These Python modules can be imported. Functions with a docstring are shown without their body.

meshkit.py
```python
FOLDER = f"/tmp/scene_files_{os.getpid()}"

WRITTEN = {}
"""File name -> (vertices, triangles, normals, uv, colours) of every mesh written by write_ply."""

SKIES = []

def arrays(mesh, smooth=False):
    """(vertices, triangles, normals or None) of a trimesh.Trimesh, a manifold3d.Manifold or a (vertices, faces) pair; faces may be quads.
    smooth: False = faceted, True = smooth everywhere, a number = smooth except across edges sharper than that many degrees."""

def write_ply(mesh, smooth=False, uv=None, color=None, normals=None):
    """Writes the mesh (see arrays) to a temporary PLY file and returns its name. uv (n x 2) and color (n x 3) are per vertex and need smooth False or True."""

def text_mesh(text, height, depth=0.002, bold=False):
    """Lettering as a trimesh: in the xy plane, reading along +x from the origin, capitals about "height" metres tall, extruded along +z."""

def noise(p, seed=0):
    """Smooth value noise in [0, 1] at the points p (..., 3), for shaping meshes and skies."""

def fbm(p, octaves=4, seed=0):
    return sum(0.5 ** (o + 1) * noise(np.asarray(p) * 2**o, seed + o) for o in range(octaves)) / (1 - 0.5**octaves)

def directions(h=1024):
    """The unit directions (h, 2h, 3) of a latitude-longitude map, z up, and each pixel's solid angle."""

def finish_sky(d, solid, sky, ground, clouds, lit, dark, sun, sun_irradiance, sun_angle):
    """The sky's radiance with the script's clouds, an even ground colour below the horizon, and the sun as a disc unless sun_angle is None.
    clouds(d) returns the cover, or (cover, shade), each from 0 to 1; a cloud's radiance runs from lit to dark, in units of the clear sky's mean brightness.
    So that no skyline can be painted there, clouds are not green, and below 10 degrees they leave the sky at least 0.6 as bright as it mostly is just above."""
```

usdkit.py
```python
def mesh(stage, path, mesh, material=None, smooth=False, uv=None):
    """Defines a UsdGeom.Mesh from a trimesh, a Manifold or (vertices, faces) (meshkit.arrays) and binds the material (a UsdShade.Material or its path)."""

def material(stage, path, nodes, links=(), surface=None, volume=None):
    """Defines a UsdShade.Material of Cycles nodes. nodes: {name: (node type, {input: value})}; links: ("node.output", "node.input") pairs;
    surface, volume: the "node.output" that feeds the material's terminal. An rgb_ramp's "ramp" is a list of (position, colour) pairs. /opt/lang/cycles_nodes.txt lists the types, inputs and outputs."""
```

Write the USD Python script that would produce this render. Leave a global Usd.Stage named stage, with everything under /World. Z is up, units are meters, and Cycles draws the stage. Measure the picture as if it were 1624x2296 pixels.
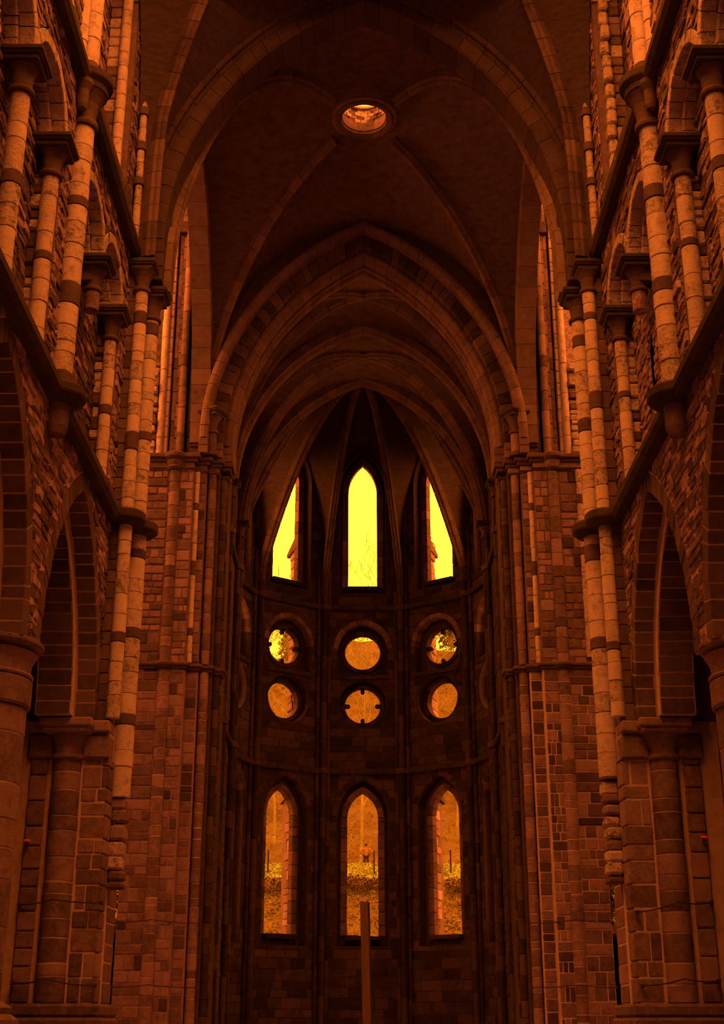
import math, random
import numpy as np
import shapely
from shapely.geometry import Polygon, Point, box as sbox, MultiPolygon
from shapely import affinity
import mapbox_earcut as earcut
import usdkit, meshkit
from pxr import Usd, UsdGeom, UsdLux, UsdShade, Gf, Sdf, Vt

stage = Usd.Stage.CreateInMemory()
UsdGeom.SetStageUpAxis(stage, 'Z'); UsdGeom.SetStageMetersPerUnit(stage, 1.0)
UsdGeom.Xform.Define(stage, '/World'); UsdGeom.Scope.Define(stage, '/World/Looks')
PI = math.pi
R0 = np.random.RandomState

# ------------------------------------------------------------------ camera, sky, exposure
IMW, IMH, FPX = 1624, 2296, 2965.0
PITCH, YAW = 21.2, 0.116                       # looking up into the vaults, a touch to the right
EYE = np.array([-0.12, 0.0, 1.6])
cam = UsdGeom.Camera.Define(stage, '/World/camera')
cam.CreateHorizontalApertureAttr(24.0); cam.CreateVerticalApertureAttr(24.0 * IMH / IMW)
cam.CreateFocalLengthAttr(24.0 * FPX / IMW); cam.CreateClippingRangeAttr(Gf.Vec2f(0.1, 1000))
cam.CreateExposureAttr(-0.25)
_t, _y = math.radians(PITCH), math.radians(YAW)
FWD = np.array([math.sin(_y) * math.cos(_t), math.cos(_y) * math.cos(_t), math.sin(_t)])
RGT = np.array([math.cos(_y), -math.sin(_y), 0.0])
UPV = np.cross(RGT, FWD)
cam.AddTransformOp().Set(Gf.Matrix4d(*RGT, 0, *UPV, 0, *(-FWD), 0, *EYE, 1))

SKY = (4.2, 0.80, 0.034)                        # the red-scale film turns the overcast sky to this
dome = UsdLux.DomeLight.Define(stage, '/World/sky')
dome.CreateColorAttr(Gf.Vec3f(*[c / SKY[0] for c in SKY])); dome.CreateIntensityAttr(SKY[0])

def project(P):
    d = np.asarray(P, float) - EYE
    z = d @ FWD
    z = np.where(np.abs(z) < 1e-6, 1e-6, z)
    return 812 + FPX * (d @ RGT) / z, 1148 - FPX * (d @ UPV) / z, z

# ------------------------------------------------------------------ materials (stone is neutral, some darker copies carry shade; the light is red-orange)
def stone_mat(name, ramp, scale=9.0, bump=0.6, vary=0.5, dist=0.012, stretch=None, rough=0.9, fine=60.0):
    """Procedural stone: a tone of its own for each piece, blotches, grain and a fine relief."""
    n = {
        'g': ('geometry', {}), 'oi': ('object_info', {}),
        'm': ('mapping', {'mapping_type': 'point', 'scale': stretch or (1, 1, 1)}),
        'n1': ('noise_texture', {'scale': scale * 0.35, 'detail': 3.0}),
        'n2': ('noise_texture', {'scale': scale, 'detail': 5.0, 'roughness': 0.62}),
        'n3': ('noise_texture', {'scale': fine, 'detail': 2.0}),
        'rs': ('math', {'math_type': 'add'}), 'rf': ('math', {'math_type': 'fraction'}),
        'a': ('math', {'math_type': 'multiply', 'value2': vary}),
        'b': ('math', {'math_type': 'multiply_add', 'value2': 0.9 - 0.45 * vary, 'value3': 0.0}),
        'n2c': ('math', {'math_type': 'multiply_add', 'value2': 2.1, 'value3': -0.55}), 'n1c': ('math', {'math_type': 'multiply_add', 'value2': 1.5, 'value3': -0.25}),
        'c': ('math', {'math_type': 'multiply_add', 'value2': 0.45}),
        'd': ('math', {'math_type': 'add'}), 'e': ('math', {'math_type': 'add', 'value2': -0.17 + 0.0 * vary}),
        'ramp': ('rgb_ramp', {'ramp': ramp}),
        'h': ('math', {'math_type': 'multiply_add', 'value2': 0.35}),
        'bp': ('bump', {'strength': bump, 'distance': dist}),
        'p': ('principled_bsdf', {'roughness': rough, 'specular_ior_level': 0.25}),
    }
    l = [('g.position', 'm.vector'), ('m.vector', 'n1.vector'), ('m.vector', 'n2.vector'), ('m.vector', 'n3.vector'),
         ('oi.random', 'rs.value1'), ('g.random_per_island', 'rs.value2'), ('rs.value', 'rf.value1'),
         ('rf.value', 'a.value1'), ('n1.fac', 'n1c.value1'), ('n1c.value', 'b.value1'), ('n2.fac', 'n2c.value1'), ('a.value', 'b.value3'), ('n2c.value', 'c.value1'), ('b.value', 'c.value3'),
         ('c.value', 'e.value1'), ('e.value', 'ramp.fac'), ('ramp.color', 'p.base_color'),
         ('n3.fac', 'h.value1'), ('n2.fac', 'h.value3'), ('h.value', 'bp.height'), ('bp.normal', 'p.normal')]
    n.pop('d')
    return usdkit.material(stage, '/World/Looks/' + name, n, l, surface='p.BSDF')

def g(v, w=0.82, b=1.6): v *= .74; return (v, v * w, v * b)
def gm(v): v *= .50; return (v, v * .74, v * 2.0)
def ge(v): v *= .52; return (v, v * .76, v * 1.8)
def gd(v): v *= .30; return (v, v * .74, v * 2.0)  # scale of the tones that hold interior shade
M = {}
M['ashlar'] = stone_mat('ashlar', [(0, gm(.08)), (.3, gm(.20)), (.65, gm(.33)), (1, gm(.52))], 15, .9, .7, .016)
M['ashlar_dark'] = stone_mat('ashlar_dark', [(0, gd(.04)), (.4, gd(.09)), (.75, gd(.15)), (1, gd(.26))], 7, .7, .8)  # choir and apse stone, interior shade put into its colour
M['rubble'] = stone_mat('rubble', [(0, gm(.05)), (.3, gm(.13)), (.6, gm(.27)), (.85, gm(.42)), (1, gm(.75))], 16, 1.0, .7, .025)
M['limestone'] = stone_mat('limestone', [(0, g(.14, .89, 1.9)), (.2, g(.36, .89, 1.9)), (.45, g(.62, .89, 1.9)), (1, g(.8, .89, 1.7))], 17, .8, .25, .016)
M['limestone_worn'] = stone_mat('limestone_worn', [(0, g(.07, .85, 1.9)), (.28, g(.26, .87, 1.9)), (.5, g(.58, .89, 1.9)), (1, g(.8, .89, 1.7))], 21, 1.0, .25, .035)
M['bluestone'] = stone_mat('bluestone', [(0, g(.07, .72, 1.9)), (.5, g(.11, .72, 1.9)), (1, g(.16, .72, 1.9))], 12, .7, .3)
M['string'] = stone_mat('string', [(0, g(.03)), (.5, g(.055)), (1, g(.09))], 9, .6, .3)  # dark stone, darkened further for its unlit undersides
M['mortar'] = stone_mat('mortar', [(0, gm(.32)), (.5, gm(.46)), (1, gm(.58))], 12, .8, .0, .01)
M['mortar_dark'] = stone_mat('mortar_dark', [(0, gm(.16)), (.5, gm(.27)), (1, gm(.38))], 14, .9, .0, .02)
M['web'] = stone_mat('web', [(0, ge(.12)), (.5, ge(.25)), (1, ge(.36))], 12, 1.0, .0, .025, stretch=(.8, .8, 3.0))
M['rib'] = stone_mat('rib', [(0, ge(.12)), (.4, ge(.24)), (1, ge(.38))], 8, .6, .5)
M['wood'] = stone_mat('wood', [(0, g(.15, .7, .9)), (.5, g(.22, .7, .9)), (1, g(.31, .7, .9))], 6, .5, .2, .01, stretch=(6, 6, .5))
M['iron'] = stone_mat('iron', [(0, g(.03)), (1, g(.07))], 12, .4, .1, .005)
M['red'] = stone_mat('red', [(0, (.75, .1, .06)), (1, (.95, .2, .1))], 12, .2, .1, .003, rough=.5)
M['grass'] = stone_mat('grass', [(0, (.05, .07, .05)), (.5, (.13, .2, .08)), (1, (.2, .3, .12))], 1.5, 1, .2, .05)
M['litter'] = stone_mat('litter', [(0, (0.0065, 0.0049, 0.0033)), (.4, (0.0292, 0.0244, 0.0195)), (.7, (0.0520, 0.0455, 0.0325)), (1, (0.0910, 0.0845, 0.0585))], 3.0, 1, .3, .1, fine=14)
M['hill'] = stone_mat('hill', [(0, (0.0093, 0.0077, 0.0062)), (.45, (0.0310, 0.0279, 0.0217)), (1, (0.0620, 0.0620, 0.0434))], 1.2, 1, .2, .2, fine=6)
M['bark'] = stone_mat('bark', [(0, (0.0612, 0.0612, 0.0459)), (.5, (0.1020, 0.1122, 0.0816)), (1, (0.1530, 0.1734, 0.1122))], 3, .6, .3, .03)
M['twig'] = stone_mat('twig', [(0, (0.0150, 0.0125, 0.0100)), (.5, (0.0450, 0.0400, 0.0300)), (1, (0.1200, 0.1150, 0.0800))], 3, .2, .4, .03)
M['mortar_choir_shade'] = stone_mat('mortar_choir_shade', [(0, gd(.10)), (.5, gd(.18)), (1, gd(.26))], 14, .9, .0, .02)  # mortar copy with the choir shade in its tone
M['web_choir_shade'] = stone_mat('web_choir_shade', [(0, gd(.12)), (.5, gd(.22)), (1, gd(.32))], 12, 1.0, .0, .025, stretch=(.8, .8, 3.0))  # web darkened in colour for the shaded choir vault
M['rib_choir_shade'] = stone_mat('rib_choir_shade', [(0, gd(.12)), (.4, gd(.24)), (1, gd(.38))], 8, .6, .5)  # rib copy carrying the same choir shade
M['ashlar_deep'] = stone_mat('ashlar_deep', [(0, gm(.04)), (.4, gm(.09)), (.75, gm(.14)), (1, gm(.2))], 7, .7, .7)
M['ashlar_mid'] = stone_mat('ashlar_mid', [(0, gm(.06)), (.35, gm(.12)), (.7, gm(.19)), (1, gm(.27))], 7, .7, .75)  # ashlar darkened for the shade in the arcade reveals
M['web_mid_shade'] = stone_mat('web_mid_shade', [(0, gd(0.098)), (.5, gd(0.196)), (1, gd(0.294))], 12, 1.0, .0, .025, stretch=(.8, .8, 3.0))  # web of the nave stump, shade worked into the colour
M['rib_mid_shade'] = stone_mat('rib_mid_shade', [(0, gd(.09)), (.4, gd(.18)), (1, gd(.27))], 8, .7, .5)  # tone of the near crossing arch, its shade included
M['soot'] = stone_mat('soot', [(0, gd(.04)), (1, gd(.12))], 7, .7, .3)  # stone tone holding the dark of the unlit aisles
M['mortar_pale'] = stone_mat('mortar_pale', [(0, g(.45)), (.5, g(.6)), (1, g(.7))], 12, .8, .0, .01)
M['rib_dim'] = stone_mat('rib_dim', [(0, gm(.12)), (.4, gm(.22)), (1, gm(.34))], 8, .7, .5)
M['tarred'] = stone_mat('tarred', [(0, (.004, .004, .004)), (1, (.01, .009, .009))], 12, .3, .1, .005)
M['floor'] = stone_mat('floor', [(0, g(.3)), (.5, g(.5)), (1, g(.62))], 4, .8, .2, .02)
M['skin'] = stone_mat('skin', [(0, (.13, .1, .08)), (1, (.17, .12, .1))], 9, .1, 0)
M['cloth_pale'] = stone_mat('cloth_pale', [(0, (.085, .06, .1)), (1, (.12, .08, .14))], 9, .2, 0)
M['cloth_dark'] = stone_mat('cloth_dark', [(0, (.006, .006, .007)), (1, (.012, .012, .013))], 9, .2, 0)
M['hair'] = stone_mat('hair', [(0, (.004, .003, .003)), (1, (.008, .007, .006))], 9, .2, 0)
M['leaf'] = stone_mat('leaf', [(0, (0.0144, 0.0144, 0.0072)), (.5, (0.0480, 0.0528, 0.0240)), (1, (0.1248, 0.1536, 0.0576))], 2, .2, .6)

# ------------------------------------------------------------------ scene helpers
used, offset = {}, {}
def fresh(parent, name):
    k = (parent, name); n = used.get(k, -1) + 1; used[k] = n
    return parent + '/' + (name if n == 0 else '%s_%03d' % (name, n))
def data(prim, **kw):
    for k, v in kw.items():
        if v: prim.SetCustomDataByKey(k, v)
def thing(name, label, cat, loc=(0, 0, 0), group=None, kind=None, parent='/World'):
    path = fresh(parent, name)
    x = UsdGeom.Xform.Define(stage, path); x.AddTranslateOp().Set(Gf.Vec3d(*map(float, loc)))
    offset[path] = np.array(loc, float)
    data(x.GetPrim(), label=label, category=cat, group=group, kind=kind)
    return path
def struct(name, label=None, loc=(0, 0, 0)): return thing(name, label, None, loc, kind='structure')
def sub(parent, name, label=None):
    path = fresh(parent, name); x = UsdGeom.Xform.Define(stage, path); offset[path] = offset[parent]
    data(x.GetPrim(), label=label); return path
count = {'mesh': 0, 'tri': 0}
def put(parent, name, mesh, mat, label=None, cat=None, kind=None, group=None):
    """ONE Mesh prim. mesh: (v, f) or (v, f, n), f triangles."""
    v, f = np.asarray(mesh[0], float), np.asarray(mesh[1], np.int32)
    n = mesh[2] if len(mesh) > 2 else None
    path = fresh(parent, name)
    m = UsdGeom.Mesh.Define(stage, path)
    v = v - offset.get(parent, 0)
    offset[path] = offset.get(parent, np.zeros(3))
    m.CreatePointsAttr(Vt.Vec3fArray.FromNumpy(v.astype(np.float32)))
    m.CreateFaceVertexCountsAttr(Vt.IntArray.FromNumpy(np.full(len(f), 3, np.int32)))
    m.CreateFaceVertexIndicesAttr(Vt.IntArray.FromNumpy(f.ravel()))
    m.CreateSubdivisionSchemeAttr('none')
    if n is not None:
        m.CreateNormalsAttr(Vt.Vec3fArray.FromNumpy(np.asarray(n, np.float32))); m.SetNormalsInterpolation('vertex')
    UsdShade.MaterialBindingAPI.Apply(m.GetPrim()).Bind(M[mat])
    data(m.GetPrim(), label=label, category=cat, kind=kind, group=group)
    count['mesh'] += 1; count['tri'] += len(f)
    return path
def join(ms):
    ms = [m for m in ms if m is not None and len(m[1])]
    if not ms: return None
    at = np.cumsum([0] + [len(m[0]) for m in ms])
    v = np.vstack([m[0] for m in ms]); f = np.vstack([np.asarray(m[1]) + a for m, a in zip(ms, at)])
    if all(len(m) > 2 for m in ms): return v, f, np.vstack([m[2] for m in ms])
    return v, f
def flipped(F):
    o = F(np.array([0.]), np.array([0.]), np.array([0.]))[0]
    a, b, c = (F(np.array([x]), np.array([y]), np.array([z]))[0] - o for x, y, z in ((1., 0, 0), (0, 1., 0), (0, 0, 1.)))
    return np.dot(np.cross(a, b), c) < 0
def frame(F, uvw, faces):
    u = np.asarray(uvw, float); f = np.asarray(faces)
    if flipped(F): f = f[:, ::-1]
    return F(u[:, 0], u[:, 1], u[:, 2]), f

# ------------------------------------------------------------------ pieces of masonry
def chamfer_box(x0, x1, y0, y1, z0, z1, c=0.012):
    """A box with all its edges cut: 24 corners, 44 triangles."""
    cs = [(x0, x1), (y0, y1), (z0, z1)]
    vid, V = {}, []
    for ax in range(3):
        for i in range(2):
            for j in range(2):
                for k in range(2):
                    s = (i, j, k); p = []
                    for a in range(3):
                        val = cs[a][s[a]]
                        if a != ax: val += c if s[a] == 0 else -c
                        p.append(val)
                    vid[(ax,) + s] = len(V); V.append(p)
    Fc = []
    cen = np.array([(x0 + x1) / 2, (y0 + y1) / 2, (z0 + z1) / 2])
    Va = np.array(V)
    def quad(a, b, d, e):
        q = [a, b, d, e]; p = Va[q]
        nn = np.cross(p[1] - p[0], p[2] - p[0])
        if np.dot(nn, p.mean(0) - cen) < 0: q = q[::-1]
        Fc.append([q[0], q[1], q[2]]); Fc.append([q[0], q[2], q[3]])
    for ax in range(3):
        o = [a for a in range(3) if a != ax]
        for s in range(2):
            ks = []
            for (i, j) in ((0, 0), (1, 0), (1, 1), (0, 1)):
                t = [0, 0, 0]; t[ax] = s; t[o[0]] = i; t[o[1]] = j; ks.append(vid[(ax,) + tuple(t)])
            quad(*ks)
    for a, b in ((0, 1), (0, 2), (1, 2)):
        c3 = 3 - a - b
        for i in range(2):
            for j in range(2):
                t0 = [0, 0, 0]; t0[a] = i; t0[b] = j; t1 = list(t0); t1[c3] = 1
                quad(vid[(a,) + tuple(t0)], vid[(a,) + tuple(t1)], vid[(b,) + tuple(t1)], vid[(b,) + tuple(t0)])
    for i in range(2):
        for j in range(2):
            for k in range(2):
                q = [vid[(a, i, j, k)] for a in range(3)]; p = Va[q]
                if np.dot(np.cross(p[1] - p[0], p[2] - p[0]), p.mean(0) - cen) < 0: q = q[::-1]
                Fc.append(q)
    return Va, np.array(Fc)
_unit = {}
def blk(x0, x1, y0, y1, z0, z1, c=0.012):
    x0, x1 = min(x0, x1), max(x0, x1)
    c = min(c, .3 * min(x1 - x0, y1 - y0, z1 - z0))
    if 'f' not in _unit: _unit['v'], _unit['f'] = chamfer_box(0, 1, 0, 1, 0, 1, .25)
    u = _unit['v']; lo = np.array([x0, y0, z0]); hi = np.array([x1, y1, z1])
    v = np.where(u == 0, lo, np.where(u == 1, hi, np.where(u < .5, lo + c, hi - c)))
    return v, _unit['f']
def jolt(m, rng, a):
    """A piece set a little out of true."""
    v = m[0]; c = v.mean(0); r = rng.uniform(-a, a, 3)
    w = v - c
    w = w + np.cross(np.broadcast_to(r * 2, w.shape), w)
    return (w + c + rng.uniform(-a, a, 3),) + tuple(m[1:])
def extrude(poly, w0, w1, F):
    """A flat region with its holes, from depth w0 to w1, in the frame F."""
    out = []
    for p in getattr(poly, 'geoms', [poly]):
        if p.is_empty or p.area < 1e-6: continue
        rings = [np.array(shapely.geometry.polygon.orient(p).exterior.coords)[:-1]] + [np.array(i.coords)[:-1] for i in shapely.geometry.polygon.orient(p).interiors]
        v2 = np.vstack(rings); ends = np.cumsum([len(r) for r in rings]).astype(np.uint32)
        t = earcut.triangulate_float64(v2, ends).reshape(-1, 3).astype(int)
        a = v2[t[:, 1]] - v2[t[:, 0]]; b = v2[t[:, 2]] - v2[t[:, 0]]
        bad = a[:, 0] * b[:, 1] - a[:, 1] * b[:, 0] < 0
        t[bad] = t[bad][:, ::-1]
        n = len(v2)
        V = [np.c_[v2, np.full(n, w0)], np.c_[v2, np.full(n, w1)]]; Fs = [t[:, ::-1], t + n]
        at, k = 0, 2 * n
        for r in rings:
            m = len(r); i = np.arange(m); j = (i + 1) % m
            V += [np.c_[r, np.full(m, w0)], np.c_[r, np.full(m, w1)]]
            Fs += [np.c_[k + i, k + j, k + m + j], np.c_[k + i, k + m + j, k + m + i]]; k += 2 * m
        out.append((np.vstack(V), np.vstack(Fs)))
    m = join(out)
    return frame(F, m[0], m[1])
def prism_piece(ring, d, ch, deep=0.03):
    """A stone: its outline, standing d proud, with its front edge cut by ch."""
    r = np.asarray(ring, float); n = len(r); c = r.mean(0)
    dd = c - r; L = np.linalg.norm(dd, axis=1, keepdims=True)
    inner = r + dd / np.maximum(L, 1e-6) * np.minimum(ch * 1.4, .35 * L)
    V = np.vstack([np.c_[r, np.full(n, -deep)], np.c_[r, np.full(n, d - ch)], np.c_[inner, np.full(n, d)]])
    i = np.arange(n); j = (i + 1) % n
    Fs = [np.c_[i, j, n + j], np.c_[i, n + j, n + i], np.c_[n + i, n + j, 2 * n + j], np.c_[n + i, 2 * n + j, 2 * n + i]]
    if n == 4: cap = np.array([[0, 1, 2], [0, 2, 3]])
    else: cap = earcut.triangulate_float64(inner, np.array([n], np.uint32)).reshape(-1, 3).astype(int)
    if n != 4 and len(cap):
        a = inner[cap[:, 1]] - inner[cap[:, 0]]; b = inner[cap[:, 2]] - inner[cap[:, 0]]
        bad = a[:, 0] * b[:, 1] - a[:, 1] * b[:, 0] < 0; cap[bad] = cap[bad][:, ::-1]
    return V, np.vstack(Fs + [cap + 2 * n])
def stones(parent, region, F, H, L, joint, relief, mat, seed, rough=0.0, limit=300, w0=0.0, ch=0.012, name='stone', rest='stone_fill', margin=60, minpx=70, patches=None):
    """Coursed stones over a region of the plane F: the biggest in the picture are parts of their own, the others one part."""
    rng = R0(seed)
    u0, v0, u1, v1 = region.bounds
    rings, row, v = [], 0, v0
    while v < v1 - 1e-3:
        h = H * rng.uniform(.72, 1.3)
        if v1 - v - h < .4 * H: h = v1 - v
        u = u0 - rng.uniform(0, L)
        while u < u1:
            l = L * rng.uniform(.6, 1.5)
            j = joint / 2
            q = np.array([[u + j, v + j], [u + l - j, v + j], [u + l - j, v + h - j], [u + j, v + h - j]])
            if rough: q = q + rng.uniform(-1, 1, (4, 2)) * rough * np.array([.14 * min(l, L), .16 * h])
            rings.append(q); u += l
        v += h
    polys = shapely.polygons(np.array(rings))
    reg = region.buffer(-joint * .35)
    shapely.prepare(reg)
    inside = shapely.contains_properly(reg, polys)
    touch = shapely.intersects(reg, polys) & ~inside
    items = [r for r, k in zip(rings, inside) if k]
    for p in shapely.intersection(polys[touch], reg):
        p = max(getattr(p, 'geoms', [p]), key=lambda x: x.area)
        if p.geom_type != 'Polygon' or p.area < .12 * H * L * .5: continue
        p = shapely.geometry.polygon.orient(p.simplify(.01))
        if len(p.exterior.coords) < 4: continue
        items.append(np.array(p.exterior.coords)[:-1])
    if not items: return
    cen = np.array([r.mean(0) for r in items])
    lo = np.array([r.min(0) for r in items]); hi = np.array([r.max(0) for r in items])
    w = np.full(len(items), w0)
    def px(a, b): return np.array(project(F(a, b, w))[:2]).T
    p0 = px(cen[:, 0], cen[:, 1]); z = project(F(cen[:, 0], cen[:, 1], w))[2]
    du = px(hi[:, 0], cen[:, 1]) - px(lo[:, 0], cen[:, 1]); dv = px(cen[:, 0], hi[:, 1]) - px(cen[:, 0], lo[:, 1])
    area = np.abs(du[:, 0] * dv[:, 1] - du[:, 1] * dv[:, 0])
    seen = (z > .5) & (p0[:, 0] > -margin) & (p0[:, 0] < IMW + margin) & (p0[:, 1] > -margin) & (p0[:, 1] < IMH + margin)
    score = np.where(seen & (area > minpx), area, -1)
    order = np.argsort(-score)
    keep = set(int(i) for i in order[:limit] if score[i] > 0)
    fill = []
    for i, r in enumerate(items):
        d = w0 + relief * rng.uniform(.1, 1.0) ** 1.5 + .006
        V, Fc = prism_piece(r, d - w0, ch, .03); V[:, 2] += w0
        if rough: V[2 * len(r):, 2] += rng.uniform(-.3, .3, len(r)) * relief
        m = frame(F, V, Fc)
        if i in keep:
            mm = mat
            if patches: mm = patches(cen[i], rng) or mat
            put(parent, name, m, mm)
        else: fill.append(m)
    if fill: put(parent, rest, join(fill), mat, kind='stuff')
def wall(name, label, region, F, w_back, layers, **kw): pass
def lathe(profile, x, y, seg=16, a0=0.0, a1=2 * PI, cap=True):
    """Turned stone about a vertical axis; profile (r, z) from below to above."""
    P = np.asarray(profile, float); full = abs(a1 - a0 - 2 * PI) < 1e-6
    a = np.linspace(a0, a1, seg + 1); ca, sa = np.cos(a), np.sin(a)
    V, Fs, N, k = [], [], [], 0
    for (r0, z0), (r1, z1) in zip(P[:-1], P[1:]):
        dr, dz = r1 - r0, z1 - z0; ln = math.hypot(dr, dz)
        if ln < 1e-9: continue
        nr, nz = dz / ln, -dr / ln
        for r, z in ((r0, z0), (r1, z1)):
            V.append(np.c_[x + r * ca, y + r * sa, np.full(seg + 1, z)]); N.append(np.c_[nr * ca, nr * sa, np.full(seg + 1, nz)])
        i = np.arange(seg); m = seg + 1
        Fs += [np.c_[k + i, k + i + 1, k + m + i + 1], np.c_[k + i, k + m + i + 1, k + m + i]]; k += 2 * m
    if cap:
        for (r, z), s in ((P[0], -1), (P[-1], 1)):
            if r < 1e-6: continue
            V.append(np.vstack([np.c_[x + r * ca[:-1], y + r * sa[:-1], np.full(seg, z)]])); N.append(np.tile([0, 0, s], (seg, 1)))
            i = np.arange(1, seg - 1); f = np.c_[np.full(seg - 2, k), k + i, k + i + 1]
            Fs.append(f if s > 0 else f[:, ::-1]); k += seg
    return np.vstack(V), np.vstack(Fs), np.vstack(N)
def drum(x, y, z0, z1, r, seg=14, c=0.01):
    return lathe([(r - c, z0), (r, z0 + c), (r, z1 - c), (r - c, z1)], x, y, seg)
def shaft(parent, x, y, z0, z1, r, h, mat, seed, bands=(), seg=14, bandr=0.008, name='drum', worn=None, joint=.003, core=None):
    """A round shaft laid drum on drum, with dark bands (z0, z1) where the photograph has them."""
    rng = R0(seed)
    if core: put(parent, 'mortar_core', lathe([(r - .011, z0 + .01), (r - .011, z1 - .01)], x, y, seg), core)
    z = z0
    bs = sorted([b for b in bands if b[1] > z0 and b[0] < z1])
    segs = []
    for b0, b1 in bs:
        if b0 > z: segs.append((z, b0, 0))
        segs.append((max(b0, z0), min(b1, z1), 1)); z = b1
    if z < z1: segs.append((z, z1, 0))
    for a, b, k in segs:
        if k: put(parent, 'band', drum(x, y, a + .004, b - .004, r + bandr, seg), 'bluestone'); continue
        n = max(1, int(round((b - a) / h))); zs = a + (b - a) * np.r_[0, np.sort(np.clip((np.arange(1, n) + rng.uniform(-.28, .28, n - 1)) / n, 0, 1)), 1]
        for p, q in zip(zs[:-1], zs[1:]):
            mm = mat if worn is None or rng.rand() > worn else 'limestone_worn'
            rr = r + rng.uniform(-.006, .004)
            put(parent, name, drum(x + rng.uniform(-.004, .004), y + rng.uniform(-.004, .004), p + joint, q - joint, rr, seg), mm)
def capital(parent, x, y, z0, z1, r0, r1, mat, seg=16, name='capital', ab=None, abmat='string', square=True, rot=0.0):
    """Neck ring, bell and abacus, from z0 to z1."""
    h = z1 - z0; za = z0 + .68 * h
    prof = [(r0, z0), (r0 + .05, z0 + .02 * h), (r0 + .06, z0 + .07 * h), (r0 + .05, z0 + .12 * h), (r0 + .005, z0 + .14 * h), (r0 + .012, z0 + .3 * h),
            (r0 + .25 * (r1 - r0), z0 + .46 * h), (r0 + .6 * (r1 - r0), z0 + .58 * h), (r1 * .97, za - .02 * h), (r1, za)]
    put(parent, name, lathe(prof, x, y, seg), mat)
    ab = ab or r1 + .09
    if square:
        m = join([blk(x - ab + .07, x + ab - .07, y - ab + .07, y + ab - .07, za, za + .14 * h, .015), blk(x - ab + .03, x + ab - .03, y - ab + .03, y + ab - .03, za + .13 * h, za + .19 * h, .01),
                  blk(x - ab, x + ab, y - ab, y + ab, za + .18 * h, z1, .02)])
        if rot:
            v = m[0] - [x, y, 0]; c, s = math.cos(rot), math.sin(rot)
            m = (np.c_[v[:, 0] * c - v[:, 1] * s + x, v[:, 0] * s + v[:, 1] * c + y, v[:, 2]], m[1])
    else:
        m = lathe([(ab * .8, za), (ab * .82, za + .1 * h), (ab * .98, za + .17 * h), (ab, za + .2 * h), (ab, z1 - .02), (ab - .02, z1)], x, y, seg)
    put(parent, 'abacus', m, abmat)
def sweep(prof, P, A, B, closed=True):
    """A closed profile (a, b) carried along points P with side vectors A and B; flat ends."""
    prof = np.asarray(prof, float); n, m = len(prof), len(P)
    V = (P[:, None, :] + prof[None, :, 0, None] * A[:, None, :] + prof[None, :, 1, None] * B[:, None, :]).reshape(-1, 3)
    i = np.arange(n); j = (i + 1) % n; Fs = []
    for k in range(m - 1):
        o = k * n; Fs += [np.c_[o + i, o + j, o + n + j], np.c_[o + i, o + n + j, o + n + i]]
    t = earcut.triangulate_float64(prof, np.array([n], np.uint32)).reshape(-1, 3).astype(int)
    Fs += [t, t[:, ::-1] + (m - 1) * n]
    f = np.vstack(Fs)
    return V, f
def fix(m):
    """Turns a closed mesh's faces outwards."""
    v, f = m[0], m[1]
    vol = np.einsum('ij,ij->i', v[f[:, 0]] - v.mean(0), np.cross(v[f[:, 1]] - v.mean(0), v[f[:, 2]] - v.mean(0))).sum()
    return (v, f[:, ::-1]) if vol < 0 else (v, f)
def pointed(a, rise):
    """Centre offset and radius of a two-centred arch of half span a."""
    c = (rise * rise - a * a) / (2 * a)
    return c, a + c
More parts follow.
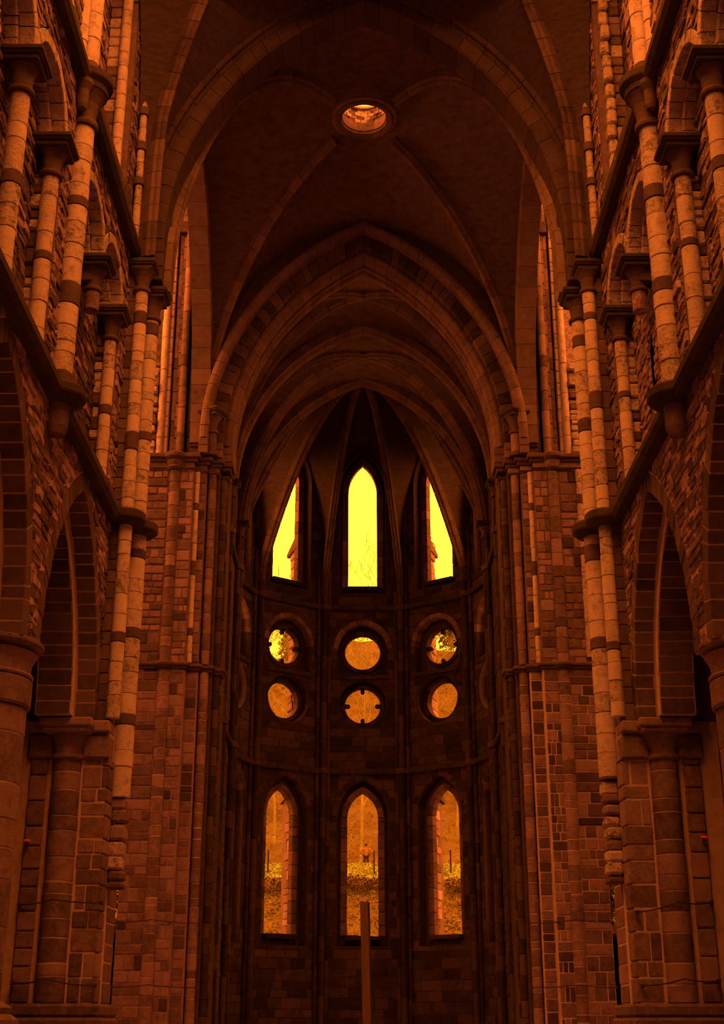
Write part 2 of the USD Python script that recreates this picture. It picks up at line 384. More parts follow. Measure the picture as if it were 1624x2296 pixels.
def arch_xy(a, rise, n=14, cu=0.0, zs=0.0):
    """Left springing to apex to right springing."""
    c, R = pointed(a, rise); t1 = math.acos(min(1, max(-1, c / R))) if c >= 0 else math.acos(c / R)
    t = np.linspace(0, t1, n)
    right = np.c_[-c + R * np.cos(t), R * np.sin(t)]
    left = right * [-1, 1]
    pts = np.vstack([left, right[::-1][1:]])
    return pts + [cu, zs]
def arch_poly(cu, z0, zs, a, rise, n=12):
    p = arch_xy(a, rise, n, cu, zs)
    return Polygon(np.vstack([[cu - a, z0], p, [cu + a, z0]]))
def voussoirs(parent, F, cu, zs, a, rise, r0, r1, w0, w1, nper, mat, seed, joint=.014, prof=None, name='voussoir', skip=None, t_from=0.0, sub_n=2):
    """A ring of wedge stones on a pointed arch: radial r0..r1 beyond the intrados, depth w0..w1 in the frame F."""
    rng = R0(seed)
    c, R = pointed(a, rise); t1 = math.acos(c / R)
    ch = .015
    P = prof or [(r0 + ch, w1), (r0, w1 - ch), (r0, w0), (r1, w0), (r1, w1 - ch), (r1 - ch, w1)]
    P = np.asarray(P, float)
    grow = np.arccos(np.clip(c / (R + P[:, 0]), -1, 1)) / t1          # the rings close at the crown
    for side in (-1, 1):
        ts = np.linspace(t_from, t1, nper + 1)
        ts[1:-1] += rng.uniform(-.2, .2, nper - 1) * (ts[1] - ts[0])
        for k in range(nper):
            if skip and skip(side, k): continue
            g_ = joint / R / 2
            tt = np.linspace(ts[k] + g_, ts[k + 1] - g_, sub_n + 1)
            dr, dw = rng.uniform(-.004, .008), rng.uniform(-.008, .01)
            V = []
            for t in tt:
                rr = R + P[:, 0] + dr * 0
                V.append(np.c_[cu + side * (-c + rr * np.cos(t * grow)), zs + rr * np.sin(t * grow), P[:, 1] + dw])
            n = len(P); i = np.arange(n); j = (i + 1) % n; Fs = []
            for q in range(len(tt) - 1):
                o = q * n; Fs += [np.c_[o + i, o + j, o + n + j], np.c_[o + i, o + n + j, o + n + i]]
            T = earcut.triangulate_float64(P, np.array([n], np.uint32)).reshape(-1, 3).astype(int)
            Fs += [T[:, ::-1], T + (len(tt) - 1) * n]
            VV = np.vstack(V)
            m = fix((F(VV[:, 0], VV[:, 1], VV[:, 2]), np.vstack(Fs)))
            put(parent, name, m, mat if not callable(mat) else mat(rng))
ROLL = lambda r, n=9, out=1.0: [(r * math.cos(t), out * r * math.sin(t)) for t in np.linspace(-PI / 2 - .0, PI / 2, n)]
def rib_along(parent, pts, up, width, depth, mat, seg_len, seed, name='rib_stone', roll=True):
    """A moulded rib on the curve pts (its back lies on the web); up: the side away from the room. Cut into stones."""
    pts = np.asarray(pts, float)
    d = np.r_[0, np.cumsum(np.linalg.norm(np.diff(pts, axis=0), axis=1))]
    n = max(1, int(round(d[-1] / seg_len)))
    w = width / 2
    prof = [(-w, .12), (w, .12), (w, -.35 * depth), (.72 * w, -.5 * depth)] + [(.55 * w * math.cos(t), -.55 * depth - .45 * depth * math.sin(t)) for t in np.linspace(0, PI, 7)] + [(-.72 * w, -.5 * depth), (-w, -.35 * depth)]
    for k in range(n):
        s = np.linspace(d[-1] * k / n + .006, d[-1] * (k + 1) / n - .006, 3)
        P = np.c_[[np.interp(s, d, pts[:, i]) for i in range(3)]].T
        T = np.c_[[np.interp(s + .02, d, pts[:, i]) - np.interp(s - .02, d, pts[:, i]) for i in range(3)]].T
        T /= np.linalg.norm(T, axis=1, keepdims=True)
        U = np.broadcast_to(np.asarray(up, float), T.shape) if np.ndim(up) == 1 else np.c_[[np.interp(s, d, np.asarray(up)[:, i]) for i in range(3)]].T
        A = np.cross(T, U); A /= np.linalg.norm(A, axis=1, keepdims=True)
        B = np.cross(A, T); B *= np.sign(np.sum(B * U, axis=1, keepdims=True))
        put(parent, name, fix(sweep(prof, P, A, B)), mat)
def zpx(y, Y):
    """Height of the picture row y at the distance Y."""
    b = (1148 - y) / FPX
    return 1.6 + Y * (math.sin(_t) + math.cos(_t) * b) / (math.cos(_t) - math.sin(_t) * b)
def bands_px(Y, *rows): return [(zpx(b, Y), zpx(a, Y)) for a, b in rows]
# ------------------------------------------------------------------ the shell: floor, ground outside, far walls of the nave
W = 5.15                                       # half width of the nave
Z1, Z1T, Z2, Z2T, ZTOP = 11.0, 11.27, 17.18, 17.46, 25.2
H1, H2 = 7.0, 10.7                             # arcade springing and crown
SIDES = ((-1, 'left'), (1, 'right'))
def FN(s): return lambda u, v, w: np.c_[s * (W - w), u, v]
def FY(y0): return lambda u, v, w: np.c_[u, y0 - w, v]
def slab(parent, name, x0, x1, y0, y1, z0, z1, mat, **k): return put(parent, name, blk(x0, x1, y0, y1, z0, z1, .02), mat, **k)

p = struct('floor', 'trodden earth floor of the roofless abbey nave'); slab(p, 'earth', -17, 17, -16, 52, -.3, 0, 'floor')

def quad_poly(*pts): return Polygon(pts)
for s, side in SIDES:
    # ---------------- arcade wall, two bays in view and one nearer
    F = FN(s)
    bays = [(22.4, 2.3), (16.75, 2.25), (11.1, 2.25)]
    reg = sbox(8.2, H1, 25.15, Z1 + .02)
    hole = shapely.union_all([arch_poly(c, H1 - 1, H1, a, H2 - H1) for c, a in bays])
    hole_in = shapely.union_all([arch_poly(c, H1 - 1, H1, a - .36, H2 - H1 - .42) for c, a in bays])
    p = struct('wall_' + side, 'rubble spandrel wall above the arcade on the %s of the nave, below the lower string' % side)
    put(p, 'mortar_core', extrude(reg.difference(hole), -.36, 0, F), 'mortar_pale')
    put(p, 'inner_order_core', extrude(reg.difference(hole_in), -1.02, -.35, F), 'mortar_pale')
    face = reg.difference(shapely.union_all([arch_poly(c, H1 - 1, H1, a + .36, H2 - H1 + .42) for c, a in bays])).intersection(sbox(13.2, 0, 24.9, Z1))
    stones(p, face, F, .15, .42, .028, .045, 'rubble', 11 + s, rough=.8, limit=300, minpx=60)
    # arch rings
    for i, (c, a) in enumerate(bays[:2]):
        near = ('the near arch, cut by the picture edge', 'the far arch, beside the crossing pier')[i == 0]
        q = thing('arcade_arch', 'pointed arcade arch in the %s nave wall, %s' % (side, near), 'arch', (s * W, c, H1))
        voussoirs(q, F, c, H1, a, H2 - H1, -.012, .34, -.34, .012, 17, 'ashlar_mid', 21 + s + i * 5, joint=.032)
        voussoirs(q, F, c, H1, a - .36, H2 - H1 - .42, -.012, .30, -1.0, -.37, 15, 'ashlar_mid', 31 + s + i * 5, joint=.03, name='inner_voussoir')
    # ---------------- triforium wall
    reg = sbox(8.2, Z1T - .02, 25.3, Z2 + .02)
    trif = [(20.15, 22.25, 24.4), (14.65, 16.45, 18.75), (8.9, 10.8, 12.9)]
    zs, rec = 15.42, []
    arcs = []
    for y0, ym, y1 in trif:
        for a0, a1 in ((y0, ym), (ym, y1)):
            c, a = (a0 + a1) / 2, (a1 - a0) / 2 - .08
            arcs.append((c, a)); rec.append(arch_poly(c, Z1T + .1, zs, a, .98))
        rec.append(sbox(y0 + .05, Z1T + .1, y1 - .05, zs - .3))
    recess = shapely.union_all(rec)
    D = .42
    for i, (lo, hi, txt) in enumerate(((19.6, 25.3, 'nearest the crossing'), (8.2, 19.6, 'of the nearer bays'))):
        p = struct('wall_' + side, 'rough rubble wall of the blind triforium on the %s of the nave, the stretch %s' % (side, txt))
        b = sbox(lo, 0, hi, 30)
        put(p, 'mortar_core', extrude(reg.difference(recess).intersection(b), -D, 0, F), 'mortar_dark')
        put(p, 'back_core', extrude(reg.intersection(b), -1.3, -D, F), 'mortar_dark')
        rings = shapely.union_all([arch_poly(c, zs - .2, zs, a + .2, 1.2) for c, a in arcs])
        f = sub(p, 'front_face'); k = sub(p, 'recessed_face')
        vis = sbox(13.0, 0, 25.0, 30).intersection(b)
        slit = sbox(22.62, 13.05, 22.98, 14.1) if (s > 0 and i == 0) else Polygon()
        stones(f, reg.difference(recess).difference(rings).intersection(vis).buffer(0), F, .15, .36, .026, .05, 'rubble', 41 + s + 7 * i, rough=.9, limit=130, minpx=55)
        stones(k, recess.buffer(-.02).intersection(vis).difference(slit), F, .14, .34, .026, .05, 'rubble', 51 + s + 7 * i, rough=.9, limit=165, w0=-D, minpx=55)
        if s > 0 and i == 0: put(p, 'slit_opening', frame(F, np.array([[22.62, 13.05, -D - .01], [22.98, 13.05, -D - .01], [22.98, 13.9, -D - .01], [22.8, 14.15, -D - .01], [22.62, 13.9, -D - .01], [22.62, 13.05, -D], [22.98, 13.05, -D], [22.98, 13.9, -D], [22.8, 14.15, -D], [22.62, 13.9, -D]]),
            np.array([[5, 6, 7], [5, 7, 8], [5, 8, 9], [0, 2, 1], [0, 3, 2], [0, 4, 3]])), 'iron', 'flat dark plate for the shade in the triforium slit')  # dark plate stands for the shade inside the slit
    # ---------------- triforium arches
    names = ['next to the crossing shafts', 'beside the tall shaft, above the broken corbel', 'in front of the tall shaft', 'at the picture edge']
    order = [(1, 0), (0, 0), (1, 1), (0, 1)]
    for (half, bay), txt in zip(order, names):
        y0, ym, y1 = trif[bay]; a0, a1 = ((y0, ym), (ym, y1))[half]
        c, a = (a0 + a1) / 2, (a1 - a0) / 2 - .08
        q = thing('triforium_arch', 'small pale blind arch in the %s triforium, %s' % (side, txt), 'arch', (s * W, c, zs))
        voussoirs(q, F, c, zs, a, .98, -.02, .19, -.2, .04, 6, 'limestone_worn', 61 + s + bay * 3 + half, joint=.018)
        voussoirs(q, F, c, zs, a - .13, .85, -.02, .13, -D, -.2, 6, 'limestone_worn', 71 + s + bay * 3 + half, joint=.018, name='inner_voussoir')
    # ---------------- triforium columns and broken corbel
    X = lambda w: s * (W - w)
    xc = X(-.12)
    def trif_col(y, label, z0, stub=False, r=.125, top=15.45, w=-.12, seed=0, bands=(), broken=False):
        q = thing('triforium_column' if not stub else 'corbel_capital', label, 'column' if not stub else 'corbel', (X(w), y, z0))
        x = X(w)
        capital(q, x, y, 14.75, top, r, .24, 'bluestone', ab=.36)
        if stub:
            put(q, 'broken_shaft', drum(x, y, 14.35, 14.75, r + .02, 14), 'rubble')
            put(q, 'tail_stone', blk(min(x, X(-D)), max(x, X(-D)), y - .16, y + .16, 14.95, 15.25), 'bluestone')
        else:
            shaft(q, x, y, z0 + .25, 14.75, r, .42, 'limestone', 81 + seed + s, bands=bands, worn=.4)
            put(q, 'base', lathe([(r + .1, z0), (r + .1, z0 + .1), (r + .05, z0 + .13), (r + .07, z0 + .18), (r + .01, z0 + .25)], x, y, 14), 'bluestone')
        if broken:                                    # the second, worn shaft against the jamb behind it
            rng = R0(91 + s + seed); z = z0
            while z < 14.8:
                h = rng.uniform(.16, .34); dx = rng.uniform(0, .07)
                put(q, 'jamb_stone', jolt(blk(min(X(-.2), X(-.42)), max(X(-.2), X(-.42)), y + .02 - dx, y + .3, z + .01, min(z + h, 14.82) - .01, .03), rng, .012), 'limestone_worn' if rng.rand() < .75 else 'bluestone'); z += h
        return q
    trif_col(24.2, 'pale triforium column with worn jamb beside the crossing shafts on the %s' % side, Z1T + .02, seed=1, bands=bands_px(24.5, (927, 946)) if s < 0 else bands_px(24.5, (896, 908)), broken=True)
    trif_col(22.25, 'broken corbel capital with a short stump high on the rubble wall at %s' % side, 14.3, stub=True)
    trif_col(18.55, 'weathered triforium column with rough jamb just before the tall shaft on the %s' % side, Z1T + .02, seed=2, r=.14, bands=bands_px(18.6, (575, 592)) if s < 0 else bands_px(18.6, (545, 560)), broken=True)
    trif_col(16.45, 'smooth pale triforium column cut by the %s edge of the picture' % side, Z1T + .02, seed=3, r=.15, bands=bands_px(16.4, (388, 415)) if s < 0 else bands_px(16.4, (355, 380)))
    # ---------------- clerestory wall with its window
    reg = sbox(8.2, Z2T - .02, 25.3, ZTOP)
    win = [arch_poly(c, 18.3, 23.3, 1.45, 1.4) for c in (22.45, 16.75, 11.1)]
    hole = shapely.union_all(win)
    p = struct('wall_' + side, 'clerestory wall at the top %s of the nave, with a tall window opening' % side)
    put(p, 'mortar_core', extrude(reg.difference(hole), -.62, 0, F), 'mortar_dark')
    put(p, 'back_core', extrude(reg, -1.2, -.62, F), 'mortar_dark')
    stones(p, hole.buffer(-.03).intersection(sbox(20, 0, 24.5, 25)), F, .18, .4, .026, .04, 'rubble', 103 + s, rough=.7, limit=100, minpx=50, w0=-.62, name='infill_stone', rest='infill_fill')
    stones(p, reg.difference(hole.buffer(.12)).intersection(sbox(17.5, 0, 25.1, 25)), F, .17, .4, .026, .04, 'rubble', 101 + s, rough=.7, limit=280, minpx=50)
    q = thing('clerestory_window', 'tall walled-up clerestory window with a %s jamb, high on the %s' % ('smooth pale' if s < 0 else 'rough broken', side), 'window', (X(-.3), 22.45, 18.3))
    rng = R0(111 + s)
    FJ = lambda u, v, w: np.c_[s * (W + u), 23.9 - w, v]
    z = 18.32
    while z < 23.2:
        h = rng.uniform(.22, .36)
        put(q, 'jamb_stone', jolt(blk(*sorted((X(-.34), X(-.60))), 23.80, 23.98, z + .008, min(z + h, 23.28) - .008, .02), rng, .008), 'ashlar' if rng.rand() < .6 else 'limestone_worn'); z += h
    jx, jy = X(-.22), 23.79
    for k, (a, b) in enumerate(zip(np.linspace(18.3, 23.3, 14)[:-1], np.linspace(18.3, 23.3, 14)[1:])):
        if s < 0: put(q, 'jamb_shaft_drum', drum(jx, jy, a + .003, b - .003, .115, 14), 'limestone')
        else: put(q, 'broken_jamb_stone', jolt(blk(jx - .1, jx + .1, jy - rng.uniform(.08, .16), jy + .1, a + .01, b - rng.uniform(.01, .06), .04), rng, .025), 'limestone_worn')
    voussoirs(q, F, 22.45, 23.3, 1.45, 1.4, -.08, .16, -.4, .02, 8, 'limestone_worn', 121 + s, joint=.02)
    put(q, 'sill', blk(*sorted((X(.03), X(-1.0))), 20.95, 23.95, 18.12, 18.32), 'bluestone')
    # ---------------- the two string courses
    for zz, t, r, txt, y1 in ((Z1, Z1T, .26, 'lower', 24.9), (Z2, Z2T, .26, 'upper', 25.0)):
        p = struct('trim_1' if (side == 'left' and zz == Z1) else 'trim_%d' % (1 + 2 * (zz == Z2) + (s > 0)), '%s dark string course running along the %s nave wall' % (txt, side))
        y = 8.2; rng = R0(131 + s)
        while y < y1 - .05:
            l = rng.uniform(.7, 1.1); e = min(y + l, y1)
            if y1 - e < .3: e = y1
            prof = [(-.1, zz), (r - .06, zz), (r - .02, zz + .07), (r, zz + .10), (r, t - .05), (r - .05, t), (-.1, t)]
            P = np.array([[0, y + .003, 0], [0, e - .003, 0]]); 
            m = sweep([(a, b) for a, b in prof], P, np.tile([-s, 0, 0], (2, 1)), np.tile([0, 0, 1], (2, 1)))
            put(p, 'string_stone', fix((m[0] + [s * W, 0, 0], m[1])), 'string'); y = e
    # ---------------- tall vault shaft between the two strings, on its corbel
    for y, lab, k in ((19.45, 'tall banded vault shaft rising between the two strings on the %s nave wall' % side, 0),):
        x = s * 5.03
        q = thing('vault_shaft', lab, 'shaft', (x, y, 10.5))
        put(q, 'corbel', lathe([(.02, 10.45), (.14, 10.47), (.19, 10.6), (.2, 10.98), (.2, 11.0)], x, y, 16), 'ashlar')
        put(q, 'corbel_disc', lathe([(.2, 10.98), (.33, 11.0), (.43, 11.08), (.45, 11.12), (.45, 11.24), (.4, 11.29), (.2, 11.3)], x, y, 24), 'string')
        bb = bands_px(19.3, (251, 268), (441, 460), (632, 680), (832, 868)) if s < 0 else bands_px(19.3, (244, 254), (412, 440), (621, 650), (856, 878))
        shaft(q, x, y, 11.3, 16.42, .195, .36, 'limestone', 141 + s, bands=bb, seg=20, worn=.5)
        capital(q, x, y, 16.4, Z2T + .03, .2, .36, 'bluestone', seg=20, ab=.47, square=False)
        put(q, 'small_corbel', lathe([(.03, 16.6), (.08, 16.62), (.1, 16.7), (.11, 17.0), (.17, 17.12), (.18, 17.2)], x - s * .02, y - .33, 14), 'bluestone')
        q = thing('vault_respond', 'triple pale respond shaft above the upper string on the %s' % side, 'shaft', (x, y, Z2T))
        for dx, dy, r, nm in ((0, 0, .17, 'centre'), (-.12, -.3, .12, 'near'), (-.1, .27, .12, 'far')):
            cc = sub(q, 'respond_shaft')
            shaft(cc, x - s * dx, y + dy, Z2T + .02, 23.5, r, .5, 'limestone', int(151 + s + 10 * r + dy), bands=[(Z2T + .1, Z2T + .35)] if nm != 'near' else [], worn=.2)
    # ---------------- the pair of crossing shafts
    Y = 25.0
    for key, x, y, r, lab, caph, ab in (('A', s * 4.84, 25.0, .135, 'left' , 17.1, .3), ('B', s * 4.72, 25.66, .17, 'right', 16.75, .36)):
        who = 'outer' if key == 'A' else 'inner'
        q = thing('crossing_shaft', '%s one of the two tall banded shafts on the %s crossing pier' % (who, side), 'shaft', (x, y, 3.5))
        if s < 0: bb = bands_px(y, (704, 730), (973, 1011), (1146, 1165), (1421, 1442)) if key == 'A' else bands_px(y, (731, 757), (975, 992), (1168, 1187), (1237, 1256), (1413, 1435), (1605, 1628))
        else: bb = bands_px(y, (706, 720), (882, 919), (1160, 1180), (1442, 1459)) if key == 'A' else bands_px(y, (758, 782), (944, 971), (1171, 1188), (1227, 1262), (1434, 1458), (1745, 1772))
        zlow = {(-1, 'A'): zpx(1612, y), (-1, 'B'): zpx(1790, y), (1, 'A'): zpx(1608, y), (1, 'B'): zpx(1750, y)}[(s, key)]
        shaft(q, x, y, zlow, Z1 + .02, r if key == 'A' else r + .035, .36 if key == 'A' else .42, 'limestone', 161 + s + (key == 'B'), bands=bb, seg=20, worn=.35)
        shaft(q, x, y, Z1T, caph - .72, r, .34, 'limestone', 171 + s + (key == 'B'), bands=bb, seg=20, worn=.3)
        put(q, 'string_disc', lathe([(r, Z1 - .02), (r + .16, Z1), (r + .25, Z1 + .08), (r + .26, Z1 + .12), (r + .26, Z1T - .04), (r + .2, Z1T + .01), (r, Z1T + .02)], x, y, 22), 'string')
        capital(q, x, y, caph - .74, caph, r, .28, 'bluestone', seg=20, ab=ab)
        rng = R0(181 + s + (key == 'B'))
        z = zlow
        if key == 'B':                                # the broken, rough foot of the shaft
            while z > 4.2:
                h = rng.uniform(.16, .3)
                put(q, 'broken_stone', jolt(blk(x - .15, x + .15, y - .12, y + .3, z - h + .01, z - .008, .045), rng, .025), 'ashlar' if rng.rand() < .5 else 'limestone_worn'); z -= h
            put(q, 'foot_corbel', blk(x - .17, x + .17, y - .1, y + .3, z - .12, z - .01, .03), 'bluestone')
    # ---------------- west crossing pier
    q = thing('crossing_pier', 'big square crossing pier of cut blocks behind the pair of tall shafts on the %s' % side, 'pier', (s * 5.6, 25.9, 0))
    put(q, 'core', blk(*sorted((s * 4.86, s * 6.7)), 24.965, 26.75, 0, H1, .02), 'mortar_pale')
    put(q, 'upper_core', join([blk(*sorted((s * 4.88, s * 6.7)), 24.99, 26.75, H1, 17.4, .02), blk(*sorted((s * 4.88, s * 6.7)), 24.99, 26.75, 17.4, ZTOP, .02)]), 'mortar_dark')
    rng = R0(195 + s)
    z = H1
    while z < 17.0:
        h = rng.uniform(.22, .4); e = min(z + h, 17.1)
        put(q, 'block', jolt(blk(*sorted((s * 4.875, s * 5.16)), 24.97, 25.3, z + .008, e - .008, .02), rng, .004), 'ashlar_mid'); z = e
    rng = R0(191 + s)
    z = 1.95
    while z < H1 - .72:                               # cut blocks between the respond and the shafts
        h = rng.uniform(.24, .5); e = min(z + h, H1 - .7)
        cut = rng.uniform(.3, .7)
        xs = [4.80, 5.32] if rng.rand() < .45 else [4.80, 4.80 + .52 * cut, 5.32]
        for a, b in zip(xs[:-1], xs[1:]): put(q, 'block', jolt(blk(*sorted((s * (a + .008), s * (b - .008))), 24.94 + rng.uniform(0, .02), 25.4, z + .009, e - .009, .02), rng, .004), 'ashlar')
        z = e
    z = 1.95
    while z < 17.2:                                   # inner flank, beside the inner shaft
        h = rng.uniform(.26, .42); e = min(z + h, 17.2)
        put(q, 'flank_block', jolt(blk(*sorted((s * 4.845, s * 5.2)), 25.86, 26.72, z + .012, e - .012, .02), rng, .004), 'ashlar'); z = e
    # ---------------- the respond of the arcade, with its capital
    q = thing('arcade_respond', 'engaged half column with capital under the arcade arch beside the crossing pier on the %s' % side, 'column', (s * 5.62, 24.95, 0))
    xr = s * 5.62
    shaft(q, xr, 24.98, 1.95, H1 - .7, .27, .36, 'ashlar', 201 + s, seg=20, joint=.011, core='mortar_pale')
    xs2 = s * 6.12
    z = 1.95
    while z < H1 - .72:
        h = rng.uniform(.26, .5); e = min(z + h, H1 - .7)
        put(q, 'side_block', jolt(blk(*sorted((s * 5.98, s * 6.3)), 24.9, 25.4, z + .012, e - .012, .02), rng, .004), 'ashlar'); z = e
    z = H1
    while z < H2 - 2.0 + 0 * s: z += 5
    zc0 = H1 - .7
    put(q, 'capital', join([lathe([(.27, zc0 - .06), (.33, zc0 - .03), (.33, zc0 + .02), (.28, zc0 + .05), (.29, zc0 + .15), (.36, zc0 + .38), (.38, zc0 + .42)], xr, 24.98, 20)[:2],
                            blk(*sorted((s * 4.84, s * 5.34)), 24.86, 25.3, zc0 - .02, zc0 + .42, .03), blk(*sorted((s * 5.9, s * 6.36)), 24.84, 25.3, zc0 - .02, zc0 + .42, .03)]), 'ashlar')
    put(q, 'abacus', join([blk(*sorted((s * 5.18, s * 6.06)), 24.52, 25.3, zc0 + .42, zc0 + .52, .02), blk(*sorted((s * 5.12, s * 6.12)), 24.46, 25.3, zc0 + .51, H1 - .02, .03),
                           blk(*sorted((s * 4.84, s * 6.5)), 24.76, 25.3, zc0 + .46, H1 - .02, .03)]), 'ashlar')
    put(q, 'plinth', join([blk(*sorted((s * 4.55, s * 6.5)), 24.4, 26.6, 0, 1.55, .04), blk(*sorted((s * 4.62, s * 6.45)), 24.52, 26.55, 1.55, 1.72, .05), blk(*sorted((s * 4.66, s * 6.4)), 24.6, 26.5, 1.72, 1.95, .05)]), 'ashlar')
    # ---------------- free round pier of the arcade
    for y, lab in ((19.55, 'massive round pier of the %s arcade with a battered capital, cut by the picture edge' % side), (13.9, 'massive round pier nearest the viewer on the %s, outside the picture' % side)):
        x = -5.76 if s < 0 else 5.88
        q = thing('arcade_pier', lab, 'column', (x, y, 0))
        if y > 19: shaft(q, x, y, 1.9, 6.02, .64, .52, 'ashlar', 211 + s, seg=32, joint=.009, core='mortar_pale')
        else: put(q, 'drum', drum(x, y, 1.9, 6.02, .64, 24), 'ashlar')
        put(q, 'neck_drum', lathe([(.67, 6.02), (.69, 6.06), (.69, 6.42), (.66, 6.46)], x, y, 32), 'ashlar')
        capital(q, x, y, 6.46, H1 + .02, .64, .74, 'ashlar', seg=32, ab=.82, abmat='ashlar', square=False)
        put(q, 'plinth', join([blk(x - .95, x + .95, y - .95, y + .95, 0, 1.6, .05), lathe([(.92, 1.6), (.92, 1.66), (.8, 1.74), (.82, 1.82), (.68, 1.9)], x, y, 32)[:2]]), 'ashlar')
    # ---------------- aisle behind the arcade
    p = struct('wall_aisle_' + side, 'dark outer wall of the %s aisle' % side)
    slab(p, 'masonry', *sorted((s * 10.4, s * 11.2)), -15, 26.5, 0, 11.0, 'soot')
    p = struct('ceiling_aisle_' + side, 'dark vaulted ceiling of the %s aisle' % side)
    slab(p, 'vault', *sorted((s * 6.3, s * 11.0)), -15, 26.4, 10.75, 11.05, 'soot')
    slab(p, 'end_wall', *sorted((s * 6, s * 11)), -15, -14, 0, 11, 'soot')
    # nearer stretch of the nave, out of the picture: same walls, undetailed
    p = struct('wall_near_' + side, 'plain nearer stretch of the %s nave wall outside the picture' % side)
    reg = sbox(-14, 0, 8.2, ZTOP)
    reg = reg.difference(shapely.union_all([arch_poly(c, 0, H1, 1.9, 3.4) for c in (5.4, -.3, -6, -11.5)]))
    put(p, 'masonry', extrude(reg, -1.2, 0, F), 'rubble')
p = struct('ceiling_near', 'added unseen cover over the nearer nave bays, cutting the sky light')
slab(p, 'vault', -6.3, 6.3, -14.5, 3.0, 25.2, 25.6, 'ashlar_dark')  # unseen cover added to cut sky light on piers and apse
p = struct('wall_rear', 'west wall of the nave behind the viewer')
put(p, 'masonry', extrude(sbox(-6.4, 0, 6.4, ZTOP).difference(arch_poly(0, 0, 4, 1.6, 2)), -1, 0, lambda u, v, w: np.c_[u, -14 + w, v]), 'rubble')
# ------------------------------------------------------------------ west crossing arch and what is left of the nave vault
def arch3(a, rise, zs, y, n=40):
    q = arch_xy(a, rise, n, 0, zs); return np.c_[q[:, 0], np.full(len(q), y), q[:, 1]]
FW = FY(25.5)
WZ, WR = 18.2, 6.75
q = thing('crossing_arch', 'wide dark pointed arch at the near side of the crossing, topmost arch', 'arch', (0, 25.8, 17.3))
voussoirs(q, FW, 0, WZ, 4.55, WR, .0, .42, -1.0, -.18, 19, 'rib_mid_shade', 301, prof=[(.05, -.18), (.0, -.24), (.0, -1.0), (.44, -1.0), (.44, -.18)], joint=.012)
voussoirs(q, FW, 0, WZ, 4.55, WR, .36, .66, -.5, .06, 19, 'rib_mid_shade', 302, joint=.012, name='outer_voussoir',
          prof=[(.36, -.5), (.66, -.5), (.66, .0), (.6, .05), (.54, .06), (.48, .05), (.42, .0), (.42, -.1), (.36, -.16)])
for s, side in SIDES:
    for z in np.arange(17.12, 18.15, .36):
        put(q, 'voussoir', blk(*sorted((s * 4.55, s * 4.98)), 25.68, 26.5, z + .005, z + .355, .015), 'rib_mid_shade')
        put(q, 'outer_voussoir', blk(*sorted((s * 4.93, s * 5.2)), 25.46, 26.0, z + .005, z + .355, .03), 'rib_mid_shade')
p = struct('wall_crossing', 'spandrel wall over the near crossing arch')
reg = sbox(-6.6, 17.0, 6.6, 26.4).difference(Polygon(np.vstack([[-4.9, 16.5], arch_xy(4.9, 7.15, 16, 0, WZ), [4.9, 16.5]])))
put(p, 'masonry', extrude(reg, -.9, -.2, FW), 'ashlar_dark')
# the stump of the last nave vault: ribs that break off, and torn webs
def strip(parent, name, A, B, mat, n=14, thick=.18, bulge=0.0, rag=0.0, seed=0, label=None):
    """A vault web between two curves, as a shell with thickness."""
    A, B = np.asarray(A, float), np.asarray(B, float); m = len(A); rng = R0(seed)
    t = np.linspace(0, 1, n)
    G = A[:, None, :] * (1 - t)[None, :, None] + B[:, None, :] * t[None, :, None]
    G[:, :, 2] += bulge * (4 * t * (1 - t))[None, :]
    if rag: G[:, -1, :] += rng.uniform(-rag, rag, (m, 3)) * [1, 1, .2]
    T = G + [0, 0, thick]
    V = np.vstack([G.reshape(-1, 3), T.reshape(-1, 3)]); k = m * n
    idx = np.arange(k).reshape(m, n)
    a, b, c, d = idx[:-1, :-1].ravel(), idx[1:, :-1].ravel(), idx[1:, 1:].ravel(), idx[:-1, 1:].ravel()
    f = [np.c_[a, b, c], np.c_[a, c, d], np.c_[a, c, b] + k, np.c_[a, d, c] + k]
    rim = np.r_[idx[:, 0], idx[-1, 1:], idx[::-1, -1][1:], idx[0, ::-1][1:]]
    r0, r1 = rim[:-1], rim[1:]
    f += [np.c_[r0, r0 + k, r1 + k], np.c_[r0, r1 + k, r1]]
    return put(parent, name, (V, np.vstack(f)), mat, label)
ribp = [(0, 17.2), (.02, 18.5), (.06, 19.8), (.15, 20.8), (.4, 21.6), (.72, 22.3), (1.16, 23.2), (1.5, 23.8)]
pc = struct('ceiling_nave', 'torn remnant of the nave vault against the near crossing arch')
put(pc, 'web', blk(-5.3, 5.3, 20.8, 25.6, 25.0, 25.3, .05), 'web_mid_shade')  # unseen slab above the view, extended to shade the ribs
